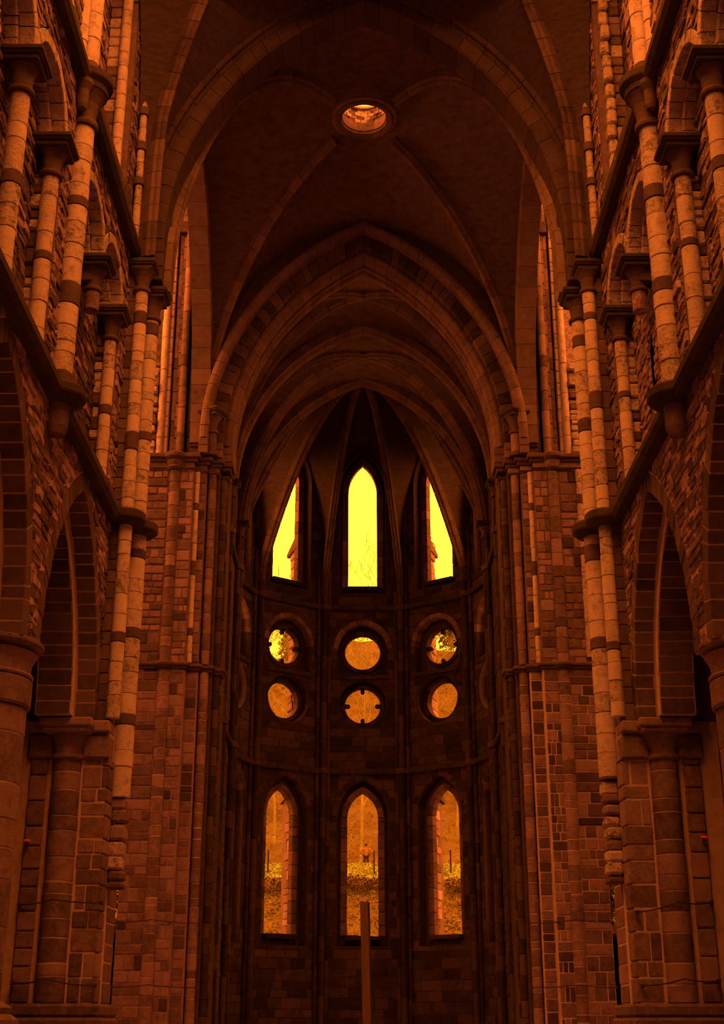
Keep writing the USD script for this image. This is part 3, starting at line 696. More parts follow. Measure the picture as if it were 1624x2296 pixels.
for s, side in SIDES:
    q = thing('vault_rib', 'pale broken-off diagonal rib of the lost nave vault springing from the %s crossing pier' % side, 'vault rib', (s * 4.8, 24.9, 17.2))
    dirv = np.array([-s * .76, -.65])
    n_end = len(ribp) if s < 0 else len(ribp)
    pts = np.array([[s * 4.78 + dirv[0] * d, 24.95 + dirv[1] * d, z] for d, z in ribp[:n_end]])
    up = np.array([[s * .6, .5, .05]] * 3 + [[s * .5, .45, .5]] * 2 + [[s * .3, .3, .9]] * (n_end - 5))
    rib_along(q, pts, up, .24, .26, 'ashlar_mid', .42, 311 + s)
    pts2 = np.array([[s * 4.86 + dirv[0] * d * .9, 24.75 + dirv[1] * d, z] for d, z in ribp[:n_end]])
    q = thing('wall_shaft', 'slender banded wall shaft beside the broken rib, above the %s capitals' % side, 'shaft', (s * 5.06, 24.62, Z2T))
    put(q, 'capital', lathe([(.085, 21.6), (.12, 21.64), (.1, 21.7), (.15, 21.86), (.17, 21.9), (.17, 21.98), (.1, 22.05)], s * 5.02, 24.7, 12), 'bluestone')
    shaft(q, s * 5.02, 24.7, Z2T, 21.62, .085, .45, 'limestone_worn', 313 + s, bands=bands_px(24.7, (322, 340), (402, 418), (245, 262)), bandr=.04)
    ext = arch_xy(4.55 + .6, 7.45, 20, 0, WZ - .2)
    half = ext[:20] if s < 0 else ext[::-1][:20]
    A = np.c_[half[:, 0], np.full(20, 25.5), half[:, 1]]
    d = np.r_[0, np.cumsum(np.linalg.norm(np.diff(pts, axis=0), axis=1))]; d /= d[-1]
    B = np.c_[[np.interp(np.linspace(0, 1, 20), d, pts[:, i]) for i in range(3)]].T + [s * .05, .02, .06]
    # beyond the break the torn edge of the web runs on towards the middle of the vault
    C = np.array([[B[-1, 0] * (1 - t), B[-1, 1] + .45 * t + .12 * math.sin(9 * t + s), B[-1, 2] + .85 * t] for t in np.linspace(0, 1, 12)[1:]])
    BB = np.vstack([B, C]); e = np.linspace(0, 1, len(BB))
    AA = np.c_[[np.interp(np.linspace(0, 1, len(BB)), np.r_[np.linspace(0, .62, 14), np.linspace(.62, 1, 7)[1:]], A[:, i]) for i in range(3)]].T
    strip(pc, 'web', AA, BB, 'web_mid_shade', seed=317 + s, rag=.06)
    wl = np.array([[s * 5.1, 24.75 - .9 * max(0, (z - 19.5) / 4) ** 2 * 1.2, z] for z in np.linspace(17.3, 23.6, 20)])
    strip(pc, 'web', B, wl, 'web_mid_shade', seed=319 + s)
# ------------------------------------------------------------------ crossing vault with its round eye
CX0, CX1, CYM = 26.3, 34.4, 29.9
ZS, ZC = 17.6, 24.85
def fz(t): return ZS + (ZC - ZS) * np.sqrt(np.maximum(0, 1 - np.asarray(t) ** 2))
def cross_z(u, v):
    mn, mx = np.minimum(abs(u), abs(v)), np.maximum(abs(u), abs(v))
    m_ = np.clip((mx - .12) / .88, 0, 1)
    lift = .85 * np.sin(PI * m_) * np.where(v < 0, np.minimum(1, abs(v) / np.maximum(mx, 1e-6)), 0)
    return fz(mn) + lift - np.where((v < 0) & (abs(v) >= abs(u)), -.35, .75) * mx ** 2 * (1 - mn ** 2)
def cross_pt(u, v):
    y = np.where(v > 0, CYM + v * (CX1 - CYM), CYM + v * (CYM - CX0))
    return np.stack([4.6 * u * np.ones_like(y), y, cross_z(u, v)], -1)
tt = np.sin(np.linspace(0, 1, 16) * PI / 2)
tt = np.r_[-tt[::-1], tt[1:]]
p = struct('ceiling', 'dark ribbed vault over the crossing, four webs round a round eye')
RE = .60
for k, (ax, sg) in enumerate((('u', 1), ('u', -1), ('v', 1), ('v', -1))):
    r = np.sin(np.linspace(0, 1, 18) * PI / 2); r0 = .17
    r = r0 + (1 - r0) * r; c = np.linspace(-1, 1, 25)
    a_ = r[:, None] * np.ones_like(c)[None]; b_ = r[:, None] * np.sin(c * PI / 2)[None]
    U, V_ = (a_ * sg, b_) if ax == 'u' else (b_, a_ * sg)
    G = cross_pt(U, V_)
    first = G[0]; ang = np.arctan2(first[:, 1] - CYM, first[:, 0])
    G[0] = np.c_[(RE + .12) * np.cos(ang), CYM + (RE + .12) * np.sin(ang), np.full(len(c), ZC - .02)]
    m, n = G.shape[:2]; T = G + [0, 0, .25]
    V = np.vstack([G.reshape(-1, 3), T.reshape(-1, 3)]); kk = m * n; idx = np.arange(kk).reshape(m, n)
    a, b, c_, d = idx[:-1, :-1].ravel(), idx[1:, :-1].ravel(), idx[1:, 1:].ravel(), idx[:-1, 1:].ravel()
    put(p, 'web', (V, np.vstack([np.c_[a, b, c_], np.c_[a, c_, d], np.c_[a, c_, b] + kk, np.c_[a, d, c_] + kk])), 'web')
for su, sv, txt in ((-1, 1, 'far left'), (1, 1, 'far right'), (-1, -1, 'near left'), (1, -1, 'near right')):
    t = np.sin(np.linspace(0, 1, 28) * PI / 2); t = t[t > .17]
    P = cross_pt(su * t, sv * t) - [0, 0, .03]
    q = thing('vault_rib', 'diagonal rib of the crossing vault running from the round eye to the %s corner' % txt, 'vault rib', P[-1])
    dP = np.gradient(P, axis=0); side_ = np.cross(dP, [0, 0, 1.0]); up = np.cross(side_, dP); up /= np.linalg.norm(up, axis=1, keepdims=True)
    rib_along(q, P, up, .26, .26, 'rib', .5, 321)
q = thing('vault_eye', 'round open eye in the crown of the crossing vault, bright sky above it', 'oculus', (0, CYM, ZC - .15))
def ring_part(nm, prof, mat, n=12):
    for k in range(n):
        a0, a1 = 2 * PI * (k + .37) / n + .004, 2 * PI * (k + 1.37) / n - .004
        put(q, nm, lathe(prof + [prof[0]], 0, CYM, 4, a0, a1, cap=False)[:2], mat)
ring_part('ring_stone', [(RE + .02, ZC - .12), (RE + .16, ZC - .2), (RE + .2, ZC - .16), (RE + .2, ZC + .04), (RE + .02, ZC + .04)], 'rib')
ring_part('lining_stone', [(RE, ZC - .04), (RE + .2, ZC - .04), (RE + .2, ZC + .24), (RE, ZC + .24), (RE + .0, ZC + .24)], 'ashlar', 8)
rng = R0(331)
for row in range(4):
    for k in range(22):
        a0 = 2 * PI * (k + .5 * (row % 2)) / 22; a1 = a0 + 2 * PI / 22
        z0, z1 = ZC + .25 + row * .12, ZC + .25 + row * .12 + .11; dr = rng.uniform(0, .05)
        put(q, 'throat_brick', lathe([(RE + .02 + dr, z0), (RE + .2, z0), (RE + .2, z1), (RE + .02 + dr, z1), (RE + .02 + dr, z0)], 0, CYM, 2, a0 + .01, a1 - .01, cap=False)[:2], 'limestone_worn' if rng.rand() < .5 else 'rubble')
put(q, 'throat_backing', lathe([(RE + .1, ZC - .1), (RE + .3, ZC - .1), (RE + .3, ZC + .76), (RE + .1, ZC + .76), (RE + .1, ZC - .1)], 0, CYM, 32, cap=False), 'mortar')
put(q, 'throat_coping', lathe([(RE, ZC + .73), (RE + .3, ZC + .73), (RE + .3, ZC + .8), (RE, ZC + .8), (RE, ZC + .73)], 0, CYM, 32, cap=False), 'limestone')
# arches to the transept arms and their walls
for s, side in SIDES:
    FS = lambda u, v, w, s=s: np.c_[s * (4.45 - w), u, v]
    q = thing('transept_arch', 'tall pointed arch opening from the crossing into the %s transept arm' % side, 'arch', (s * 4.45, 30.1, 17))
    voussoirs(q, FS, 30.35, 17.0, 3.92, 6.57, -.02, .45, -.5, .06, 14, 'rib', 341 + s, joint=.012)
    p = struct('wall_transept_' + side, 'walls of the roofless %s transept arm' % side)
    reg = sbox(26.2, 16.9, 34.9, 26.4).difference(Polygon(np.vstack([[26.4, 16.4], arch_xy(3.95, 6.6, 14, 30.35, 17.0), [34.3, 16.4]])))
    put(p, 'spandrel', extrude(reg, -.5, -.02, FS), 'ashlar_dark')
    put(p, 'west_wall', blk(*sorted((s * 6.5, s * 16.2)), 26.0, 26.8, 0, ZTOP, .05), 'rubble')
    put(p, 'end_wall', blk(*sorted((s * 16, s * 17)), 26.0, 36, 0, 17 if s < 0 else 22, .05), 'rubble')
    reg = sbox(4.9, 0, 16.2, 27.6).difference(sbox(6.22, 3.95, 7.4, 5.7)).difference(sbox(6.22, -.1, 7.4, 3.75)).difference(arch_poly(11, 9, 15, 1.1, 1.6))
    put(p, 'east_wall', extrude(reg, -1.0, 0, lambda u, v, w, s=s: np.c_[s * u, 35.0 - w, v]), 'rubble')
    p = struct('wall_chapel_' + side, 'low dark box added behind the %s transept gap to keep it black' % side)
    put(p, 'masonry', join([blk(*sorted((s * 5.6, s * 8)), 39.0, 39.4, 0, 3.9, .02), blk(*sorted((s * 5.6, s * 6.0)), 35.9, 39.2, 0, 3.9, .02), blk(*sorted((s * 7.6, s * 8)), 35.9, 39.2, 0, 3.9, .02), blk(*sorted((s * 5.6, s * 8)), 35.9, 39.4, 3.76, 3.94, .02)]), 'soot')  # added dark box, keeps the gap between the piers black
# ------------------------------------------------------------------ east crossing piers
ZM, ZCAP = 10.35, 16.35
for s, side in SIDES:
    q = thing('choir_pier', 'clustered pier of small coursed stones at the mouth of the choir on the %s' % side, 'pier', (s * 5.1, 34.5, 0))
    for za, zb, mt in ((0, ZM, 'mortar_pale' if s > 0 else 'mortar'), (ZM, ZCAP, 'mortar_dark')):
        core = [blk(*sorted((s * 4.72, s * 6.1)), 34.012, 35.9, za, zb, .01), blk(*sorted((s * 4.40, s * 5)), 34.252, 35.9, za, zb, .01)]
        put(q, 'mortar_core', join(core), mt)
    put(q, 'inner_core', join([blk(*sorted((s * 4.06, s * 4.6)), 34.55, 35.9, 0, ZCAP + .2, .03), blk(*sorted((s * 3.86, s * 4.3)), 34.9, 35.9, 0, ZCAP + .2, .03)]), 'mortar_choir_shade')  # dark tone stands for shade on the choir side
    rng = R0(401 + s); todo = []
    for nm, xa, xb, yf, smooth in (('stone', 4.74, 5.12, 34.0, 0), ('stone', 5.42, 6.1, 34.0, 1), ('strip_stone', 4.42, 4.72, 34.24, 0), ('inner_stone', 3.84, 4.08, 34.88, 0)):
        z = .9
        while z < ZCAP - .3:
            h = rng.uniform(.17, .36) if z > 3 else rng.uniform(.22, .4)
            e = min(z + h, ZCAP - .28)
            wd = xb - xa; r = rng.rand()
            if nm == 'strip_stone' or r < .38: xs = [xa, xb]
            elif r < .85: xs = [xa, xa + wd * rng.uniform(.35, .65), xb]
            else: xs = [xa, xa + wd * rng.uniform(.22, .36), xa + wd * rng.uniform(.6, .74), xb]
            for a, b in zip(xs[:-1], xs[1:]):
                ro = .5 if (smooth and z > ZM) else .12
                d = .004 + .03 * ro * rng.rand()
                m = blk(*sorted((s * (a + .011), s * (b - .011))), yf - .0 - d, yf + .2, z + .011, e - .011, .016 + .02 * ro)
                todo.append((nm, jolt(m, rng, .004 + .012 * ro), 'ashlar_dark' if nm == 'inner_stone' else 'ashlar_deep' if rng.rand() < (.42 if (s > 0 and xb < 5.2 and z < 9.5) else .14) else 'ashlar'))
            z = e
    k = 0
    for nm, m, mt in todo: put(q, nm, m, mt)
    # the engaged shaft in the middle of its face, and the pale colonnette in the nook
    c = sub(q, 'engaged_shaft'); shaft(c, s * 5.27, 34.06, .9, ZM, .165, .34, 'ashlar', 411 + s, seg=18, joint=.008, core='mortar_pale'); shaft(c, s * 5.27, 34.06, ZM + .2, ZCAP - .3, .15, .34, 'ashlar', 413 + s, seg=18, bands=[(12.9, 13.2), (11.5, 11.75)])
    c = sub(q, 'nook_colonnette', 'pale slender colonnette'); shaft(c, s * 4.66, 34.18, ZM + .2, ZCAP - .3, .075, .5, 'limestone', 415 + s, bands=[(13.0, 13.4), (11.3, 11.5), (14.9, 15.1)], bandr=.003)
    c = sub(q, 'corner_shaft'); shaft(c, s * 4.26, 34.44, .9, ZM, .125, .34, 'ashlar', 417 + s, joint=.008, core='mortar_pale'); shaft(c, s * 4.26, 34.44, ZM + .2, ZCAP - .3, .115, .45, 'ashlar', 419 + s)
    c = sub(q, 'inner_shaft'); shaft(c, s * 3.98, 34.78, .9, ZCAP - .3, .1, .45, 'ashlar_dark', 421 + s)
    if s > 0: c = sub(q, 'outer_colonnette', 'pale broken colonnette'); shaft(c, 5.98, 33.98, zpx(1475, 34), ZCAP - .3, .08, .45, 'limestone_worn', 423, bands=bands_px(34, (1110, 1130), (1228, 1245)))
    def moulded(nm, z0, z1, pr, mat):
        parts = []
        for xa, xb, yf in ((4.72, 6.12, 34.0), (4.4, 4.8, 34.24), (4.1, 4.5, 34.42), (3.86, 4.2, 34.7)):
            h = z1 - z0
            parts += [blk(*sorted((s * (xa - pr * .5), s * xb)), yf - pr * .55, yf + .5, z0, z0 + .5 * h, .02), blk(*sorted((s * (xa - pr), s * xb)), yf - pr, yf + .5, z0 + .42 * h, z1, .025)]
        parts.append(lathe([(.17, z0 - .02), (.17 + pr * .6, z0 + .2 * (z1 - z0)), (.17 + pr, z0 + .5 * (z1 - z0)), (.17 + pr, z1 - .03), (.17 + pr * .7, z1 + .02)], s * 5.27, 34.03, 20)[:2])
        put(q, nm, join(parts), mat)
    moulded('string_course', ZM, ZM + .17, .12, 'bluestone')
    moulded('neck_band', ZCAP - .3, ZCAP - .22, .05, 'bluestone')
    moulded('capital_band', ZCAP - .08, ZCAP + .16, .16, 'bluestone')
    put(q, 'capital_bell', join([blk(*sorted((s * 4.72, s * 6.1)), 33.97, 34.6, ZCAP - .24, ZCAP - .06, .02), blk(*sorted((s * 4.4, s * 4.8)), 34.21, 34.6, ZCAP - .24, ZCAP - .06, .02), blk(*sorted((s * 4.08, s * 4.5)), 34.38, 34.7, ZCAP - .24, ZCAP - .06, .02),
        lathe([(.15, ZCAP - .26), (.2, ZCAP - .2), (.26, ZCAP - .06)], s * 5.27, 34.03, 18)[:2]]), 'ashlar')
    put(q, 'plinth', join([blk(*sorted((s * 3.75, s * 6.2)), 33.8, 36, 0, .7, .04), blk(*sorted((s * 3.8, s * 6.15)), 33.88, 36, .7, .9, .06)]), 'ashlar')
    # window jamb mouldings standing on the pier's capital, lit from the open transept
    q = thing('window_jamb', 'tall bright moulded jamb of a transept window standing on the %s choir pier' % side, 'window jamb', (s * 5.4, 34.8, ZCAP + .17))
    put(q, 'backing', blk(*sorted((s * 4.95, s * 5.87)), 35.0, 35.9, ZCAP + .17, ZTOP, .03), 'mortar')
    for nm, x, y, r, mt in (('roll', 5.85, 34.62, .11, 'limestone'), ('roll', 5.53, 34.86, .09, 'ashlar'), ('roll', 5.27, 34.66, .12, 'ashlar'), ('roll', 5.05, 34.9, .08, 'ashlar')):
        c = sub(q, nm); shaft(c, s * x, y, ZCAP + .17, 25.2, r, .8, mt, int(431 + s + 10 * x), bands=[(19.6, 19.95)] if mt == 'ashlar' else [])
    rng = R0(441 + s); z = ZCAP + .17
    while z < 24.9:
        h = rng.uniform(.3, .5)
        put(q, 'jamb_stone', jolt(blk(*sorted((s * 5.65, s * 5.81)), 34.66, 35.1, z + .008, z + h - .008, .015), rng, .003), 'limestone')
        put(q, 'jamb_stone', jolt(blk(*sorted((s * 5.37, s * 5.47)), 34.74, 35.1, z + .008, z + h - .008, .015), rng, .003), 'ashlar'); z += h
    z = ZCAP + .17
    while z < 19.6:                                   # torn edge of the wall beyond the jamb
        h = rng.uniform(.13, .26)
        put(q, 'torn_stone', jolt(blk(*sorted((s * 5.97, s * (6.25 + rng.uniform(-.12, .12)))), 34.5 + rng.uniform(-.1, .1), 35.2, z + .01, z + h - .01, .03), rng, .02), 'limestone_worn' if rng.rand() < .6 else 'rubble'); z += h
    # little column carrying the crossing rib
    q = thing('rib_column', 'short column with square capital under the crossing rib, on the %s choir pier' % side, 'column', (s * 4.30, 34.2, ZCAP + .17))
    x, y = s * 4.30, 34.17
    put(q, 'base', lathe([(.2, ZCAP + .17), (.2, ZCAP + .25), (.15, ZCAP + .3)], x, y, 16), 'bluestone')
    shaft(q, x, y, ZCAP + .3, 17.25, .135, .4, 'ashlar', 451 + s)
    capital(q, x, y, 17.2, 17.95, .135, .26, 'bluestone', ab=.33, rot=.5 * s)
    put(q, 'backing_stone', blk(*sorted((s * 4.3, s * 4.75)), 34.4, 35.6, ZCAP + .17, 18.4, .02), 'ashlar_dark')
# ------------------------------------------------------------------ the choir arch
FE = FY(33.95)
q = thing('choir_arch', 'pointed arch of several moulded orders between the crossing and the choir', 'arch', (0, 34.4, 17))
AE, RISE = 3.72, 6.15
voussoirs(q, FE, 0, 17.0, AE, RISE, .62, .92, -.5, .1, 22, 'rib_dim', 461, joint=.01, prof=[(.62, -.5), (.92, -.5), (.92, .02), (.86, .08), (.78, .1), (.7, .08), (.66, .0), (.66, -.06)])
voussoirs(q, FE, 0, 17.0, AE, RISE, .28, .64, -.9, -.28, 26, lambda r: 'ashlar_dark' if r.rand() < .75 else 'ashlar_mid', 462, joint=.018, name='middle_voussoir')
voussoirs(q, FE, 0, 17.0, AE, RISE, .0, .34, -1.6, -.62, 20, 'rib_dim', 463, joint=.01, name='inner_voussoir', prof=[(.12, -.62), (.05, -.66), (.0, -.74), (.0, -.84), (.06, -.9), (.14, -.93), (.14, -1.0), (.03, -1.05), (-.02, -1.13), (.03, -1.21), (.14, -1.26), (.14, -1.33), (.06, -1.36), (.0, -1.42), (.0, -1.52), (.05, -1.6), (.34, -1.6), (.34, -.62), (.27, -.58), (.2, -.56), (.15, -.58)])
for s, side in SIDES:                                 # upright part between the capital and the springing
    for nm, r0, r1, w0, w1 in (('voussoir', .66, .92, -.5, .06), ('middle_voussoir', .28, .64, -.9, -.28), ('inner_voussoir', .0, .34, -1.6, -.62)):
        for z in (ZCAP + .18, ZCAP + .42):
            put(q, nm, blk(*sorted((s * (AE + r0), s * (AE + r1))), 33.95 - w1, 33.95 - w0, z, z + .23, .015), 'rib_dim')
p = struct('wall_choir', 'spandrel wall over the choir arch')
reg = sbox(-4.95, ZCAP + .1, 4.95, 26.4).difference(Polygon(np.vstack([[-4.4, 16], arch_xy(4.4, 7.0, 16, 0, 17.0), [4.4, 16]])))
put(p, 'masonry', extrude(reg, -1.0, -.4, FE), 'ashlar_dark')

p = struct('roof', 'unseen cover added above the crossing vault against light leaks, open over the round eye')
for x0, x1, y0, y1 in ((-5.6, -2.2, 26, 35), (2.2, 5.6, 26, 35), (-2.2, 2.2, 26, CYM - 2.2), (-2.2, 2.2, CYM + 2.2, 35)): slab(p, 'cover', x0, x1, y0, y1, 26.3, 26.6, 'ashlar_dark')  # slabs added to stop sky light leaking past the vault edges
# ------------------------------------------------------------------ choir: side walls, arches and webs
CW, AY = 4.35, 43.0
for s, side in SIDES:
    FC = lambda u, v, w, s=s: np.c_[s * (CW - w), u, v]
    p = struct('wall_choir_' + side, 'dark side wall of the choir on the %s' % side)
    reg = sbox(35.6, 0, AY + .3, 24).difference(shapely.union_all([arch_poly(41.0, 17.1, 21, .8, 1.3), arch_poly(37.2, 17.0, 21, 1.0, 1.6)]))  # unseen window holes, added to light the vault and arch
    put(p, 'mortar_core', extrude(reg, -.5, 0, FC), 'mortar_choir_shade')
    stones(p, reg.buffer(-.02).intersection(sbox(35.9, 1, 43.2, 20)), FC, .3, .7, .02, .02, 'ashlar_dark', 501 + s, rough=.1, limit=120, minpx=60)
    for y, cl in ((36.5, 1), (39.0, 2), (42.7, 3)):
        q = thing('choir_shaft', 'group of thin dark shafts on the %s choir wall, %s' % (side, {1: 'just behind the choir pier', 2: 'half way along', 3: 'where the apse begins'}[cl]), 'shaft', (s * CW, y, 0))
        for dy, r in ((-.2, .09), (0, .12), (.2, .09)):
            c = sub(q, 'slim_shaft'); shaft(c, s * (CW - .1 - (r > .1) * .05), y + dy, 1.0, 17.3, r, .7, 'ashlar_dark', 511 + s + cl + int(dy * 10), bands=[(9.95, 10.15), (16.0, 16.2)], bandr=.05, seg=10)
        capital(q, s * (CW - .12), y, 17.2, 17.75, .14, .24, 'bluestone', ab=.32)
    for zz, nm in ((9.95, 'lower'), (16.05, 'upper')):
        p = struct('trim_choir_' + side, '%s string course along the %s choir wall' % (nm, side))
        for y in np.arange(35.8, 43.0, .9): put(p, 'string_stone', blk(*sorted((s * (CW - .16), s * (CW + .1))), y + .004, y + .896, zz, zz + .2, .04), 'string')
for y, apex, txt in ((39.0, 23.1, 'half way along the choir'), (42.9, 23.15, 'at the mouth of the apse')):
    q = thing('transverse_arch', 'dark transverse arch of the choir vault %s' % txt, 'arch', (0, y, 17.7))
    voussoirs(q, FY(y - .3), 0, 17.6, 4.0, apex - 17.6, .0, .4, -.6, 0, 16, 'rib' if y < 40 else 'rib_choir_shade', 521, joint=.01, prof=[(.12, 0), (.12, -.1), (.0, -.18), (-.02, -.3), (.0, -.42), (.12, -.5), (.12, -.6), (.4, -.6), (.4, 0)])  # nearer arch gets the paler rib tone for its lit leg
p = struct('ceiling_choir', 'dark ribbed webs of the choir vault')
def choir_bay(y0, y1, seed):
    ym, hy = (y0 + y1) / 2, (y1 - y0) / 2
    def f(t): return 17.7 + 5.75 * np.sqrt(np.maximum(0, 1 - t ** 2)) ** 1.15
    def pt(u, v):
        mn, mx = np.minimum(abs(u), abs(v)), np.maximum(abs(u), abs(v))
        return np.stack([4.3 * u, ym + hy * v, f(mn) - .2 * mx ** 2 * (1 - mn ** 2)], -1)
    r = np.sin(np.linspace(0, 1, 16) * PI / 2); c = np.sin(np.linspace(-1, 1, 21) * PI / 2)
    for ax, sg in (('u', 1), ('u', -1), ('v', 1), ('v', -1)):
        a_ = r[:, None] * np.ones_like(c)[None]; b_ = r[:, None] * c[None]
        U, V_ = (a_ * sg, b_) if ax == 'u' else (b_, a_ * sg)
        G = pt(U, V_); m, n = G.shape[:2]; T = G + [0, 0, .25]
        V = np.vstack([G.reshape(-1, 3), T.reshape(-1, 3)]); kk = m * n; idx = np.arange(kk).reshape(m, n)
        a, b, c_, d = idx[:-1, :-1].ravel(), idx[1:, :-1].ravel(), idx[1:, 1:].ravel(), idx[:-1, 1:].ravel()
        put(p, 'web', (V, np.vstack([np.c_[a, b, c_], np.c_[a, c_, d], np.c_[a, c_, b] + kk, np.c_[a, d, c_] + kk])), 'web_choir_shade')
    for su in (-1, 1):
        for sv in (-1, 1):
            t = np.sin(np.linspace(0, 1, 20) * PI / 2); P = pt(su * t, sv * t) - [0, 0, .03]
            dP = np.gradient(P, axis=0); up = np.cross(np.cross(dP, [0, 0, 1.0]), dP); up /= np.maximum(1e-9, np.linalg.norm(up, axis=1, keepdims=True))
            q = thing('vault_rib', 'dark diagonal rib of the %s choir bay vault, %s %s branch' % (seed, ('left', 'right')[su > 0], ('near', 'far')[sv > 0]), 'vault rib', P[-1])
            rib_along(q, P, up, .2, .22, 'rib_choir_shade', .6, 531)
choir_bay(35.2, 38.7, 'first'); choir_bay(39.3, 42.7, 'second')
p = struct('roof', 'masonry cover above the choir and apse vaults')
slab(p, 'cover', -5.6, 5.6, 34.6, 48.6, 24.2, 24.6, 'ashlar_dark')
# ------------------------------------------------------------------ apse: five sides, three tiers of windows
C0 = np.array([0.0, AY]); RI = 4.55; RV = RI / math.cos(PI / 10); HW = RI * math.tan(PI / 10)
def FA(phi):
    d = np.array([math.sin(phi), math.cos(phi)]); t = np.array([math.cos(phi), -math.sin(phi)])
    return lambda u, v, w: np.c_[C0[0] + d[0] * (RI - w) + t[0] * u, C0[1] + d[1] * (RI - w) + t[1] * u, v]
def circle(u, v, r, n=40): return Point(u, v).buffer(r, quad_segs=n // 4)
facets = [(-72, 'far left'), (-36, 'left'), (0, 'middle'), (36, 'right'), (72, 'far right')]
wn = 0
for deg, nm in facets:
    phi = math.radians(deg); F = FA(phi)
    lan, top = arch_poly(0, 4.46, 8.5, .56, .88), arch_poly(0, 17.1, 21.0, .565, 1.2)
    cu, cl = circle(0, 14.56, .675), circle(0, 12.54, .675)
    cusp_u = shapely.union_all([circle(.66 * math.cos(a), 14.56 + .66 * math.sin(a), .1, 16) for a in (0, PI / 2, PI, 1.5 * PI)]) if deg in (-36, 36) else None
    cusp_l = shapely.union_all([circle(.66 * math.cos(a), 12.54 + .66 * math.sin(a), .1, 16) for a in (0, PI / 2, PI, 1.5 * PI)]) if deg == 0 else None
    big = shapely.union_all([arch_poly(0, 4.1, 8.5, .9, 1.3), arch_poly(0, 13.62, 14.6, .92, .95), circle(0, 12.54, .86), arch_poly(0, 16.75, 21.0, .88, 1.62)])
    thin = shapely.union_all([lan, top, cu, cl])
    reg = sbox(-HW - .02, 0, HW + .02, 23.6)
    p = struct('wall_apse', 'dark coursed wall of the %s side of the apse, pierced by three tiers of openings' % nm)
    put(p, 'mortar_core', extrude(reg.difference(big), -.42, 0, F), 'mortar_choir_shade')
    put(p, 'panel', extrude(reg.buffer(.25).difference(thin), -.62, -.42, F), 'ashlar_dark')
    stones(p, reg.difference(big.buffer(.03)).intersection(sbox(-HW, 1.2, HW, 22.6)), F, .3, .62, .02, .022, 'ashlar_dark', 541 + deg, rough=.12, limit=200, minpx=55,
           patches=lambda c, r: ('ashlar_deep' if r.rand() < .12 else None) if c[1] < 10 else None)
    # the openings themselves: dressed surrounds set in the panel
    hid = abs(deg) > 40
    wn += 1
    q = thing('window', 'tall pointed lancet opening low in the %s side of the apse' % nm, 'window', F(np.array([0.]), np.array([4.46]), np.array([-.5]))[0])
    voussoirs(q, F, 0, 8.5, .56, .88, -.012, .2, -.66, -.38, 4, 'ashlar', 551 + deg, joint=.012)
    rng = R0(553 + deg)
    for sd in (-1, 1):
        z = 4.46
        while z < 8.48:
            h = rng.uniform(.3, .5); e = min(z + h, 8.49)
            m = blk(*sorted((sd * (.548 + rng.uniform(-.006, .006)), sd * .78)), -.66, -.38, z + .008, e - .008, .015)
            put(q, 'jamb_stone', fix((F(m[0][:, 0], m[0][:, 2], m[0][:, 1]), m[1])), 'ashlar'); z = e
    m = blk(-.6, .6, -.68, -.1, 4.3, 4.46, .02); m = (m[0] + np.c_[np.zeros((len(m[0]), 2)), np.where(m[0][:, 2] > 4.4, .03 * np.sin(9 * m[0][:, 0] + deg), 0)], m[1])
    put(q, 'broken_sill', fix((F(m[0][:, 0], m[0][:, 2], m[0][:, 1]), m[1])), 'ashlar_dark')
    voussoirs(q, F, 0, 8.5, .9, 1.3, -.02, .2, -.4, .02, 6, 'ashlar_dark', 555 + deg, joint=.014, name='hood_voussoir')
    for zc, cusp, word in ((14.56, cusp_u, 'upper'), (12.54, cusp_l, 'lower')):
        q = thing('round_window', '%s round opening %sin the %s side of the apse' % (word, 'with four stubs of tracery ' if cusp is not None else '', nm), 'window', F(np.array([0.]), np.array([zc]), np.array([-.5]))[0])
        for k in range(10):
            a = np.linspace(2 * PI * k / 10 + .008, 2 * PI * (k + 1) / 10 - .008, 5)
            ring = Polygon(np.vstack([np.c_[.66 * np.cos(a), zc + .66 * np.sin(a)], np.c_[.8 * np.cos(a), zc + .8 * np.sin(a)][::-1]]))
            put(q, 'ring_stone', extrude(ring, -.64, -.36, F), 'ashlar_dark')
        if cusp is not None:
            for k in range(4):
                a = k * PI / 2; e = np.array([math.cos(a), math.sin(a)]); o = np.array([-e[1], e[0]])
                st = shapely.union_all([Point(*(e * .535 + [0, zc])).buffer(.075, quad_segs=4), Polygon([e * .7 + o * .11 + [0, zc], e * .7 - o * .11 + [0, zc], e * .55 - o * .05 + [0, zc], e * .55 + o * .05 + [0, zc]])])
                put(q, 'tracery_stub', extrude(st, -.58, -.45, F), 'ashlar_dark')
        if word == 'upper': voussoirs(q, F, 0, 14.6, .92, .95, -.02, .17, -.3, .03, 6, 'ashlar', 557 + deg, joint=.012, name='hood_voussoir')
    q = thing('window', 'tall bright pointed window high in the %s side of the apse' % nm, 'window', F(np.array([0.]), np.array([17.1]), np.array([-.5]))[0])
    voussoirs(q, F, 0, 21.0, .565, 1.2, -.012, .2, -.66, -.38, 4, 'ashlar', 559 + deg, joint=.012)
    for sd in (-1, 1):
        z = 17.1
        while z < 20.95:
            h = rng.uniform(.35, .6); e = min(z + h, 20.99)
            m = blk(*sorted((sd * .553, sd * .78)), -.66, -.38, z + .006, e - .006, .012)
            put(q, 'jamb_stone', fix((F(m[0][:, 0], m[0][:, 2], m[0][:, 1]), m[1])), 'ashlar'); z = e
    m = blk(-.62, .62, -.68, -.2, 16.95, 17.1, .02); put(q, 'sill', fix((F(m[0][:, 0], m[0][:, 2], m[0][:, 1]), m[1])), 'ashlar_dark')
    p = struct('trim_apse', 'string courses round the %s side of the apse' % nm)
